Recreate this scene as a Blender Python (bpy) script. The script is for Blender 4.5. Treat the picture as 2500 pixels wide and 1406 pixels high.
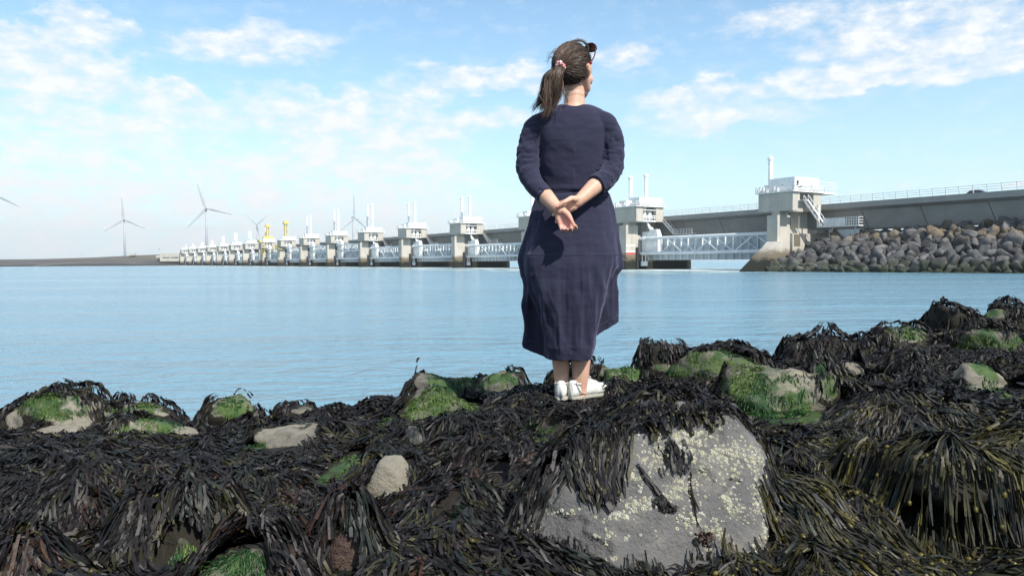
import bpy, bmesh, math, random
import numpy as np
from mathutils import Vector, Matrix, noise as mnoise
from mathutils.bvhtree import BVHTree

SKIP = set()
for o in list(bpy.data.objects):
    bpy.data.objects.remove(o)
rng = np.random.default_rng(7)
random.seed(7)
R = math.radians
sc = bpy.context.scene
COL = sc.collection

# ------------------------------------------------------------------ camera
H = 2.3                      # eye height over the water
FPX = 1805.0                 # focal length in pixels of the 2500 wide photograph
PITCH = math.atan((703 - 637.7) / FPX)
ROLL = math.atan(0.0060)
cd = bpy.data.cameras.new('camera')
cam = bpy.data.objects.new('camera', cd)
COL.objects.link(cam)
cd.sensor_width = 36.0
cd.lens = 36.0 * FPX / 2500.0
cd.clip_start = 0.05
cd.clip_end = 20000
CR = (Matrix.Rotation(math.pi / 2 - PITCH, 3, 'X') @ Matrix.Rotation(-ROLL, 3, 'Z'))
cam.matrix_world = Matrix.Translation((0, 0, H)) @ CR.to_4x4()
sc.camera = cam


def ray(px, py):
    return CR @ Vector(((px - 1250) / FPX, -(py - 703) / FPX, -1.0))


def at(px, py, Y):
    """the point seen at a photograph pixel, at distance Y along the ground axis"""
    d = ray(px, py)
    return Vector((0, 0, H)) + d * (Y / d.y)


# ------------------------------------------------------------------ light
SUN_AZ = R(36)       # behind the camera, to the right
SUN_EL = R(47)
to_sun = Vector((math.sin(SUN_AZ) * math.cos(SUN_EL), -math.cos(SUN_AZ) * math.cos(SUN_EL), math.sin(SUN_EL)))
sl = bpy.data.lights.new('sun', 'SUN')
sl.energy = 3.9
sl.angle = R(0.5)
sl.color = (1.0, 0.955, 0.88)
sun = bpy.data.objects.new('sun', sl)
COL.objects.link(sun)
sun.rotation_euler = to_sun.to_track_quat('Z', 'Y').to_euler()
sun.location = (20, -30, 40)
vs = sc.view_settings
vs.view_transform = 'Standard'
vs.look = 'None'
vs.exposure = 0.85
vs.gamma = 1.0
vs.use_curve_mapping = False
sc.render.engine = 'CYCLES'
cy = sc.cycles
cy.use_denoising = True
cy.max_bounces = 4
cy.diffuse_bounces = 2
cy.glossy_bounces = 2
cy.transmission_bounces = 2
cy.volume_bounces = 0
cy.use_adaptive_sampling = True
cy.adaptive_threshold = 0.02
cy.sample_clamp_indirect = 6.0


# ------------------------------------------------------------------ node helpers
class NT:
    def __init__(self, tree):
        self.t = tree
        self.t.nodes.clear()

    def n(self, kind, **kw):
        nd = self.t.nodes.new(kind)
        for k, v in kw.items():
            setattr(nd, k, v)
        return nd

    def put(self, sock, v):
        if v is None:
            return
        if isinstance(v, bpy.types.NodeSocket):
            self.t.links.new(v, sock)
        else:
            if hasattr(sock.default_value, '__len__') and not hasattr(v, '__len__'):
                v = [v] * len(sock.default_value)
            if hasattr(sock.default_value, '__len__') and len(v) == 3 and len(sock.default_value) == 4:
                v = (*v, 1.0)
            sock.default_value = v

    def m(self, op, a, b=None, c=None, clamp=False):
        nd = self.n('ShaderNodeMath', operation=op, use_clamp=clamp)
        self.put(nd.inputs[0], a)
        self.put(nd.inputs[1], b)
        self.put(nd.inputs[2], c)
        return nd.outputs[0]

    def v(self, op, a, b=None, out=0):
        nd = self.n('ShaderNodeVectorMath', operation=op)
        self.put(nd.inputs[0], a)
        if b is not None:
            if op == 'SCALE':
                self.put(nd.inputs['Scale'], b)
            else:
                self.put(nd.inputs[1], b)
        return nd.outputs['Value'] if op in ('DOT_PRODUCT', 'LENGTH', 'DISTANCE') else nd.outputs[0]

    def noise(self, vec, scale, detail=4, rough=0.55, dist=0.0, dim='3D'):
        nd = self.n('ShaderNodeTexNoise', noise_dimensions=dim)
        self.put(nd.inputs['Vector'], vec)
        nd.inputs['Scale'].default_value = scale
        nd.inputs['Detail'].default_value = detail
        nd.inputs['Roughness'].default_value = rough
        nd.inputs['Distortion'].default_value = dist
        return nd.outputs[0]

    def ramp(self, fac, lo, hi, a=0.0, b=1.0, smooth=True):
        nd = self.n('ShaderNodeMapRange', interpolation_type='SMOOTHSTEP' if smooth else 'LINEAR')
        self.put(nd.inputs['Value'], fac)
        nd.inputs['From Min'].default_value = lo
        nd.inputs['From Max'].default_value = hi
        nd.inputs['To Min'].default_value = a
        nd.inputs['To Max'].default_value = b
        return nd.outputs[0]

    def mix(self, fac, a, b):
        nd = self.n('ShaderNodeMix', data_type='RGBA')
        self.put(nd.inputs[0], fac)
        self.put(nd.inputs[6], a)
        self.put(nd.inputs[7], b)
        return nd.outputs[2]

    def mapv(self, vec, scale=(1, 1, 1), loc=(0, 0, 0), rot=(0, 0, 0)):
        nd = self.n('ShaderNodeMapping')
        self.put(nd.inputs['Vector'], vec)
        nd.inputs['Scale'].default_value = scale
        nd.inputs['Location'].default_value = loc
        nd.inputs['Rotation'].default_value = rot
        return nd.outputs[0]

    def bump(self, h, strength, dist, normal=None):
        nd = self.n('ShaderNodeBump')
        nd.inputs['Strength'].default_value = strength
        nd.inputs['Distance'].default_value = dist
        self.put(nd.inputs['Height'], h)
        self.put(nd.inputs['Normal'], normal)
        return nd.outputs[0]

    def bsdf(self, col, rough=0.7, spec=0.4, normal=None, **kw):
        nd = self.n('ShaderNodeBsdfPrincipled')
        self.put(nd.inputs['Base Color'], col)
        self.put(nd.inputs['Roughness'], rough)
        self.put(nd.inputs['Specular IOR Level'], spec)
        self.put(nd.inputs['Normal'], normal)
        for k, v in kw.items():
            self.put(nd.inputs[k], v)
        return nd.outputs[0]

    def out(self, surf):
        o = self.n('ShaderNodeOutputMaterial')
        self.t.links.new(surf, o.inputs['Surface'])


def newmat(name):
    m = bpy.data.materials.new(name)
    m.use_nodes = True
    return m, NT(m.node_tree)


# ------------------------------------------------------------------ sky
wd = bpy.data.worlds.new('World')
sc.world = wd
wd.use_nodes = True
wd.cycles.sampling_method = 'MANUAL'
wd.cycles.sample_map_resolution = 256
W = NT(wd.node_tree)
sky = W.n('ShaderNodeTexSky', sky_type='NISHITA')
sky.sun_disc = False
sky.sun_elevation = SUN_EL
sky.sun_rotation = math.atan2(to_sun.x, to_sun.y)
sky.altitude = 0
sky.air_density = 1.0
sky.dust_density = 0.3
sky.ozone_density = 1.6
tc = W.n('ShaderNodeTexCoord')
dirv = W.v('NORMALIZE', tc.outputs['Generated'])
sep = W.n('ShaderNodeSeparateXYZ')
W.put(sep.inputs[0], dirv)
dx, dy, dz = sep.outputs
az = W.m('ARCTAN2', dx, dy)
el = W.m('ARCSINE', dz)
cmb = W.n('ShaderNodeCombineXYZ')
W.put(cmb.inputs[0], az)
W.put(cmb.inputs[1], el)
AE = cmb.outputs[0]
# cloud sheet: directions meet a level layer of air overhead
den = W.m('ADD', W.m('MAXIMUM', dz, 0.0), 0.10)
cp = W.n('ShaderNodeCombineXYZ')
W.put(cp.inputs[0], W.m('DIVIDE', dx, den))
W.put(cp.inputs[1], W.m('DIVIDE', dy, den))
W.put(cp.inputs[2], 0.37)
n1 = W.noise(cp.outputs[0], 1.8, 3, 0.6)
AEs = W.mapv(AE, (1.0, 2.0, 1.0))
n2 = W.noise(AEs, 26.0, 4, 0.62)
fb = W.m('ADD', W.m('MULTIPLY', n1, 0.25), W.m('MULTIPLY', n2, 0.75))
# cloud banks: where they stand in the sky (azimuth, elevation), as seen that day
BANKS = [  # px, py, half width px, half height px, strength, tilt
    (110, 97, 90, 40, .30, 0), (215, 75, 75, 62, .28, .5), (15, 98, 60, 28, .26, 0),
    (150, 162, 120, 30, .18, 0), (200, 250, 260, 62, .30, 0), (430, 232, 60, 24, .26, 0), (20, 210, 90, 60, .2, 0),
    (560, 125, 200, 42, .17, -.15), (740, 100, 160, 40, .15, .2), (480, 95, 50, 22, .14, 0),
    (1080, 205, 200, 36, .22, -.08), (1230, 185, 140, 34, .20, 0), (820, 290, 240, 55, .30, 0),
    (900, 255, 120, 26, .2, 0), (960, 395, 190, 70, .30, 0), (850, 330, 120, 60, .24, 0), (1230, 300, 170, 32, .2, 0),
    (500, 335, 70, 26, .12, 0), (240, 325, 60, 24, .12, 0), (60, 350, 28, 16, .26, 0),
    (600, 430, 420, 70, .20, 0), (200, 470, 420, 95, .21, 0), (250, 580, 700, 70, .20, 0), (900, 520, 500, 90, .17, 0),
    (1520, 137, 100, 30, .24, .1), (1860, 60, 110, 30, .19, .1), (1630, 235, 90, 26, .24, 0), (1740, 222, 65, 32, .27, 0),
    (1760, 285, 230, 32, .24, 0), (1950, 205, 180, 26, .17, 0), (2180, 190, 300, 26, .19, .05),
    (2250, 100, 260, 80, .20, 0), (2420, 60, 170, 90, .24, 0), (2150, 60, 120, 60, .14, 0), (2230, 140, 60, 24, .2, 0),
    (2218, 433, 20, 14, .26, 0), (2480, 440, 60, 14, .2, 0), (1330, 60, 100, 14, .04, 0),
]
wn = W.n('ShaderNodeTexNoise')
W.put(wn.inputs['Vector'], AEs)
wn.inputs['Scale'].default_value = 11.0
wn.inputs['Detail'].default_value = 5
wn.inputs['Roughness'].default_value = 0.62
AEw = W.v('ADD', AE, W.v('MULTIPLY', W.v('SUBTRACT', wn.outputs['Color'], (.5, .5, .5)), (0.17, 0.085, 0.0)))
acc = None
for (px, py, hw, hh, s, tl) in BANKS:
    d = ray(px, py).normalized()
    a0, e0 = math.atan2(d.x, d.y), math.asin(d.z)
    sx, sy = 1 / (hw / FPX * 1.45), 1 / (hh / FPX * 1.45)
    q = W.n('ShaderNodeVectorMath', operation='MULTIPLY_ADD')
    W.put(q.inputs[0], AEw)
    q.inputs[1].default_value = (sx, sy, 0)
    q.inputs[2].default_value = (-a0 * sx, -e0 * sy, 0)
    gr = W.n('ShaderNodeTexGradient', gradient_type='SPHERICAL')
    W.put(gr.inputs[0], q.outputs[0])
    acc = W.m('MULTIPLY', gr.outputs['Fac'], s * 1.75) if acc is None else W.m('MULTIPLY_ADD', gr.outputs['Fac'], s * 1.75, acc)
# the same kind of sky goes on all round, outside the part in view
front = W.ramp(W.m('ABSOLUTE', az), 0.68, 0.85, 0.0, 1.0)
above = W.ramp(el, 0.40, 0.52, 0.0, 1.0)
general = W.m('MULTIPLY', W.m('MAXIMUM', front, above), 0.6)
fb = W.m('MULTIPLY_ADD', W.m('SUBTRACT', fb, 0.5), 2.9, 0.5, clamp=True)
bank = W.m('MINIMUM', W.m('MULTIPLY', acc, 3.3), 1.0)
bank = W.m('MAXIMUM', bank, W.m('MAXIMUM', general, 0.30))
cov = W.m('ADD', W.m('MULTIPLY', bank, W.m('MULTIPLY', fb, 1.0)), W.m('MULTIPLY', bank, 0.26))
mask = W.m('MULTIPLY', W.ramp(cov, 0.22, 1.0, smooth=False), 0.95)
skyc = sky.outputs[0]
shade = W.ramp(n2, 0.3, 0.7, 0.90, 1.0)
cl = W.v('SCALE', (5.75, 5.85, 5.9), shade)
tint = W.v('MULTIPLY', skyc, (0.92, 1.15, 1.15))
# pale sea haze towards the horizon, the same all round
hz = W.m('EXPONENT', W.m('MULTIPLY', W.m('ABSOLUTE', el), -6.5))
air = W.mix(W.m('MULTIPLY', hz, 0.95), tint, (4.25, 5.1, 5.75))
fin = W.mix(mask, air, cl)
bg = W.n('ShaderNodeBackground')
W.put(bg.inputs['Color'], fin)
bg.inputs['Strength'].default_value = 0.10
wo = W.n('ShaderNodeOutputWorld')
W.t.links.new(bg.outputs[0], wo.inputs['Surface'])


# ------------------------------------------------------------------ scene helpers
def tag(o, label=None, cat=None, group=None, kind=None):
    if label: o['label'] = label
    if cat: o['category'] = cat
    if group: o['group'] = group
    if kind: o['kind'] = kind
    return o


def empty(name, loc=(0, 0, 0), rz=0.0):
    o = bpy.data.objects.new(name, None)
    COL.objects.link(o)
    o.location = loc
    o.rotation_euler = (0, 0, rz)
    o.empty_display_size = 0.3
    return o


def link(name, me, parent=None, mat=None, smooth=False):
    if mat is not None and not me.materials:
        me.materials.append(mat)
    if smooth:
        me.polygons.foreach_set('use_smooth', np.ones(len(me.polygons), bool))
    o = bpy.data.objects.new(name, me)
    COL.objects.link(o)
    if parent is not None:
        o.parent = parent
    return o


def npmesh(name, V, F, col=None):
    """fast mesh from arrays: V (n,3), F (m,3|4)"""
    V = np.asarray(V, np.float32)
    F = np.asarray(F, np.int32)
    me = bpy.data.meshes.new(name)
    me.vertices.add(len(V))
    me.vertices.foreach_set('co', V.ravel())
    k = F.shape[1]
    me.loops.add(F.size)
    me.loops.foreach_set('vertex_index', F.ravel())
    me.polygons.add(len(F))
    me.polygons.foreach_set('loop_start', np.arange(0, F.size, k, dtype=np.int32))
    me.polygons.foreach_set('loop_total', np.full(len(F), k, np.int32))
    if col is not None:
        for nm, arr in col.items():
            arr = np.asarray(arr, np.float32)
            if arr.ndim == 1:
                a = me.attributes.new(nm, 'FLOAT', 'POINT')
                a.data.foreach_set('value', arr)
            else:
                a = me.attributes.new(nm, 'FLOAT_COLOR', 'POINT')
                a.data.foreach_set('color', np.concatenate([arr, np.ones((len(arr), 1), np.float32)], 1).ravel())
    me.update()
    me.validate()
    return me


class MB:
    """collects boxes, bars and tubes into one mesh"""
    def __init__(self):
        self.v = []
        self.f = []

    def box(self, a, b):
        (x0, y0, z0), (x1, y1, z1) = a, b
        n = len(self.v)
        self.v += [(x0, y0, z0), (x1, y0, z0), (x1, y1, z0), (x0, y1, z0), (x0, y0, z1), (x1, y0, z1), (x1, y1, z1), (x0, y1, z1)]
        self.f += [tuple(n + i for i in q) for q in ((0, 3, 2, 1), (4, 5, 6, 7), (0, 1, 5, 4), (1, 2, 6, 5), (2, 3, 7, 6), (3, 0, 4, 7))]
        return self

    def hexa(self, p):
        n = len(self.v)
        self.v += [tuple(q) for q in p]
        self.f += [tuple(n + i for i in q) for q in ((0, 3, 2, 1), (4, 5, 6, 7), (0, 1, 5, 4), (1, 2, 6, 5), (2, 3, 7, 6), (3, 0, 4, 7))]
        return self

    def tube(self, pts, rad, n=8, caps=True, flat=1.0, up=None):
        pts = [Vector(p) for p in pts]
        if not hasattr(rad, '__len__'):
            rad = [rad] * len(pts)
        base = len(self.v)
        prev = None
        for i, p in enumerate(pts):
            t = (pts[min(i + 1, len(pts) - 1)] - pts[max(i - 1, 0)]).normalized()
            if prev is None:
                a = Vector((0, 0, 1)) if abs(t.z) < 0.9 else Vector((1, 0, 0))
                if up is not None:
                    a = Vector(up)
                s = t.cross(a).normalized()
            else:
                s = (prev - t * prev.dot(t)).normalized()
            prev = s
            b = t.cross(s)
            for k in range(n):
                ang = 2 * math.pi * k / n
                self.v.append(tuple(p + (s * math.cos(ang) + b * math.sin(ang) * flat) * rad[i]))
        for i in range(len(pts) - 1):
            for k in range(n):
                a0 = base + i * n + k
                a1 = base + i * n + (k + 1) % n
                self.f.append((a0, a1, a1 + n, a0 + n))
        if caps:
            self.f.append(tuple(base + k for k in reversed(range(n))))
            self.f.append(tuple(base + (len(pts) - 1) * n + k for k in range(n)))
        return self

    def bar(self, a, b, w, h=None):
        """square bar from a to b"""
        h = h or w
        a, b = Vector(a), Vector(b)
        t = (b - a).normalized()
        up = Vector((0, 0, 1)) if abs(t.z) < 0.95 else Vector((1, 0, 0))
        s = t.cross(up).normalized() * (w / 2)
        u = s.cross(t).normalized() * (h / 2)
        return self.hexa([a - s - u, a + s - u, b + s - u, b - s - u, a - s + u, a + s + u, b + s + u, b - s + u])

    def extrude(self, poly, axis, a, b):
        """2D polygon swept along an axis: axis 0 -> poly is (y,z), 1 -> (x,z), 2 -> (x,y)"""
        n = len(self.v)
        k = len(poly)
        for w in (a, b):
            for (p, q) in poly:
                self.v.append((w, p, q) if axis == 0 else (p, w, q) if axis == 1 else (p, q, w))
        for i in range(k):
            j = (i + 1) % k
            self.f.append((n + i, n + j, n + k + j, n + k + i))
        self.f.append(tuple(n + i for i in reversed(range(k))))
        self.f.append(tuple(n + k + i for i in range(k)))
        return self

    def mesh(self, name, fix=True):
        me = bpy.data.meshes.new(name)
        me.from_pydata(self.v, [], self.f)
        if fix:
            bm = bmesh.new()
            bm.from_mesh(me)
            bmesh.ops.recalc_face_normals(bm, faces=bm.faces)
            bm.to_mesh(me)
            bm.free()
        me.update()
        return me

    def build(self, name, mat, parent=None, smooth=False, bevel=0.0):
        o = link(name, self.mesh(name), parent, mat, smooth)
        if bevel:
            b = o.modifiers.new('bevel', 'BEVEL')
            b.width = bevel
            b.segments = 1
            b.limit_method = 'ANGLE'
        return o


def hash3(i, j, k):
    h = (i.astype(np.int64) * 374761393 + j.astype(np.int64) * 668265263 + k.astype(np.int64) * 2147483647) & 0xffffffff
    h = ((h ^ (h >> 13)) * 1274126177) & 0xffffffff
    h = (h ^ (h >> 16)) & 0xffffffff
    return h.astype(np.float64) / 4294967295.0


def vnoise(P, scale=1.0, seed=0.0):
    P = np.asarray(P, float) * scale + seed * 17.31
    I = np.floor(P).astype(np.int64)
    f = P - I
    f = f * f * f * (f * (f * 6 - 15) + 10)
    r = 0
    for a in (0, 1):
        for b in (0, 1):
            for c in (0, 1):
                w = (f[:, 0] if a else 1 - f[:, 0]) * (f[:, 1] if b else 1 - f[:, 1]) * (f[:, 2] if c else 1 - f[:, 2])
                r = r + w * hash3(I[:, 0] + a, I[:, 1] + b, I[:, 2] + c)
    return r * 2 - 1


def fbm(P, scale=1.0, seed=0.0, oct=4, gain=0.5):
    s, a, t = 0, 1.0, 0
    for k in range(oct):
        s = s + a * vnoise(P, scale * 2.03 ** k, seed + k * 3.7)
        t += a
        a *= gain
    return s / t


_ico = {}
def ico(sub):
    if sub not in _ico:
        bm = bmesh.new()
        bmesh.ops.create_icosphere(bm, subdivisions=sub, radius=1)
        V = np.array([v.co[:] for v in bm.verts])
        F = np.array([[v.index for v in f.verts] for f in bm.faces])
        bm.free()
        _ico[sub] = (V, F)
    return _ico[sub]


def rock_shape(seed, sub, planes=14, p=14.0, rough=0.05, squash=(1, 1, 1), hmin=0.68):
    """a rounded broken-faced stone of radius about 1"""
    g = np.random.default_rng(seed)
    V, F = ico(sub)
    N = g.normal(size=(planes, 3))
    N /= np.linalg.norm(N, axis=1)[:, None]
    N = np.concatenate([N, np.eye(3), -np.eye(3)])
    h = np.concatenate([g.uniform(hmin, 1.05, planes), g.uniform(0.85, 1.05, 6)])
    d = np.maximum(V @ N.T, 0) / h
    r = (d ** p).sum(1) ** (-1 / p)
    P = V * r[:, None]
    n = fbm(P, 1.6, seed % 91, 5, 0.55)
    P = P * (1 + rough * 1.6 * n)[:, None]
    return P * np.array(squash), F


# ------------------------------------------------------------------ materials
def surf(name, col, col2=None, rough=0.75, spec=0.3, scale=3.0, detail=5, bump=0.25, bscale=12.0, bdist=0.02, lo=0.35, hi=0.65, coords='Object', stretch=(1, 1, 1), rvar=0.0):
    m, t = newmat(name)
    tcn = t.n('ShaderNodeTexCoord')
    vec = tcn.outputs[coords]
    oi = t.n('ShaderNodeObjectInfo')
    vec = t.v('ADD', vec, t.v('SCALE', (13.1, 7.7, 5.3), oi.outputs['Random']))
    vec = t.mapv(vec, stretch)
    nz = t.noise(vec, scale, detail, 0.6)
    c2 = col2 or tuple(c * 0.72 for c in col)
    c = t.mix(t.ramp(nz, lo, hi), c2, col)
    if rvar:
        c = t.v('SCALE', c, t.m('ADD', 1 - rvar / 2, t.m('MULTIPLY', oi.outputs['Random'], rvar)))
    nb = t.noise(vec, bscale, 5, 0.6)
    b = t.bump(nb, bump, bdist) if bump else None
    t.out(t.bsdf(c, rough, spec, b))
    return m


def concrete_mat(name, col, tide_shade=True, streak=0.5):
    m, t = newmat(name)
    g = t.n('ShaderNodeNewGeometry')
    pos = g.outputs['Position']
    nz = t.noise(pos, 0.35, 5, 0.6)
    st = t.noise(t.mapv(pos, (1.6, 1.6, 0.10)), 1.0, 5, 0.65)
    c = t.mix(t.ramp(nz, 0.3, 0.7), tuple(a * 0.84 for a in col), col)
    c = t.mix(t.m('MULTIPLY', t.ramp(st, 0.52, 0.75), streak), c, tuple(a * b for a, b in zip(col, (0.52, 0.5, 0.45))))
    if tide_shade:
        sp = t.n('ShaderNodeSeparateXYZ')
        t.put(sp.inputs[0], pos)
        zz = t.m('ADD', sp.outputs[2], t.m('MULTIPLY', t.m('SUBTRACT', t.noise(pos, 0.8, 4), 0.5), 1.6))
        c = t.mix(t.ramp(zz, 3.4, 4.9, 1, 0), c, (0.15, 0.125, 0.09))
        c = t.mix(t.ramp(zz, 1.9, 3.0, 1, 0), c, (0.016, 0.018, 0.013))  # tidal weed stain, raised to paint in the shade below the gates
    b = t.bump(t.noise(pos, 6.0, 5), 0.2, 0.05)
    t.out(t.bsdf(c, 0.85, 0.2, b))
    return m


M_CONC = concrete_mat('concrete', (0.47, 0.44, 0.385))
M_DECK = concrete_mat('deck_concrete', (0.30, 0.29, 0.272), tide_shade=False, streak=0.25)
M_WHITE = surf('white_paint', (0.80, 0.80, 0.79), (0.66, 0.66, 0.64), 0.45, 0.4, 0.8, 4, 0.05)
M_STEEL = surf('pale_blue_grey_paint', (0.64, 0.68, 0.70), (0.54, 0.58, 0.60), 0.45, 0.4, 0.5, 5, 0.05)
M_PLATE = concrete_mat('gate_plate_paint', (0.44, 0.50, 0.53), tide_shade=False, streak=0.5)
M_RED = surf('red_paint', (0.48, 0.10, 0.10), None, 0.6)
M_YELLOW = surf('yellow_paint', (0.70, 0.55, 0.17), (0.62, 0.47, 0.14), 0.5)
M_DARK = surf('dark_metal', (0.03, 0.03, 0.032), None, 0.6)
M_TURB = surf('turbine_white', (0.36, 0.37, 0.385), (0.32, 0.33, 0.345), 0.5, 0.3, 0.1, 2, 0)
M_GLASS = surf('dark_glass', (0.02, 0.025, 0.03), None, 0.1, 0.6, bump=0)
M_CARP = surf('car_paint', (0.03, 0.035, 0.05), None, 0.25, 0.6, bump=0)
M_TYRE = surf('tyre_rubber', (0.015, 0.015, 0.015), None, 0.9)

# ------------------------------------------------------------------ barrier frame
O0 = Vector((53.06, 147.96, 0))
UA = Vector((0.5422, -0.8402, 0))      # along the row, towards the right bank
VA = Vector((0.8402, 0.5422, 0))       # across the row, out to sea
RZ = math.atan2(UA.y, UA.x)


def bw(u, v, z):
    return O0 + UA * u + VA * v + Vector((0, 0, z))


# ------------------------------------------------------------------ water
def make_water():
    m, t = newmat('sea_water')
    g = t.n('ShaderNodeNewGeometry')
    pos = g.outputs['Position']
    patches = t.noise(t.mapv(pos, (0.010, 0.055, 1.0), rot=(0, 0, 0.10)), 1.0, 5, 0.6)
    calm = t.ramp(patches, 0.36, 0.68, 1.25, 0.25)
    w0 = t.noise(t.mapv(pos, (0.55, 1.0, 1), rot=(0, 0, 0.2)), 0.42, 3, 0.5, 0.4)
    w1 = t.noise(t.mapv(pos, (0.6, 1.0, 1), rot=(0, 0, -0.25)), 1.7, 3, 0.55, 0.5)
    w2 = t.noise(t.mapv(pos, (0.7, 1.0, 1), rot=(0, 0, 0.35)), 6.0, 3, 0.6, 0.3)
    h = t.m('ADD', t.m('MULTIPLY', w0, 0.26), t.m('ADD', t.m('MULTIPLY', w1, 0.20), t.m('MULTIPLY', w2, 0.045)))
    h = t.m('MULTIPLY', h, calm)
    b = t.bump(h, 1.0, 1.9)
    # current foam and stirred-up silt along the piers
    rel = t.v('SUBTRACT', pos, tuple(O0))
    vv = t.v('DOT_PRODUCT', rel, tuple(VA))
    uu = t.v('DOT_PRODUCT', rel, tuple(UA))
    zone = t.m('MULTIPLY', t.ramp(vv, -60, -8), t.m('MULTIPLY', t.ramp(vv, 30, 60, 1, 0), t.ramp(uu, 2, 10, 1, 0)))
    fo = t.noise(t.mapv(pos, (0.09, 0.13, 1)), 1.0, 7, 0.72, 0.8)
    foam = t.m('MULTIPLY', zone, t.ramp(fo, 0.47, 0.62))
    lane = t.m('MULTIPLY', t.m('MULTIPLY', t.ramp(vv, -9.0, -2.0), t.ramp(vv, 10, 24, 1, 0)), t.m('MULTIPLY', t.ramp(fo, 0.38, 0.52), t.ramp(uu, 2, 6, 1, 0)))
    foam = t.m('MAXIMUM', foam, lane)
    body = t.mix(t.m('MULTIPLY', zone, 0.55), (0.125, 0.245, 0.32), (0.10, 0.22, 0.21))
    body = t.mix(t.m('MULTIPLY', foam, 0.8), body, (0.75, 0.78, 0.77))
    rough = t.m('MAXIMUM', 0.17, t.m('MULTIPLY', foam, 0.7))
    t.out(t.bsdf(body, rough, 0.5, b, IOR=1.333))
    me = MB()
    me.v = [(-3600, -60, 0), (3600, -60, 0), (3600, 4200, 0), (-3600, 4200, 0)]
    me.f = [(0, 1, 2, 3)]
    o = link('water', me.mesh('water'), None, m)
    tag(o, 'rippled pale blue sea inlet between the rocks and the barrier', kind='structure')


make_water()

# ------------------------------------------------------------------ storm surge barrier
CHIM = [23.3, 23.9, 24.6, 25.4, 26.4, 28.6, 28.6, 28.2, 26.0, 25.8, 24.6, 24.6, 23.4, 21.6, 21.2, 21.0, 20.8]
ORD = ['', 'first', 'second', 'third', 'fourth', 'fifth', 'sixth', 'seventh', 'eighth', 'ninth', 'tenth', 'eleventh', 'twelfth', 'thirteenth', 'fourteenth', 'fifteenth', 'sixteenth', 'seventeenth']


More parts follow.
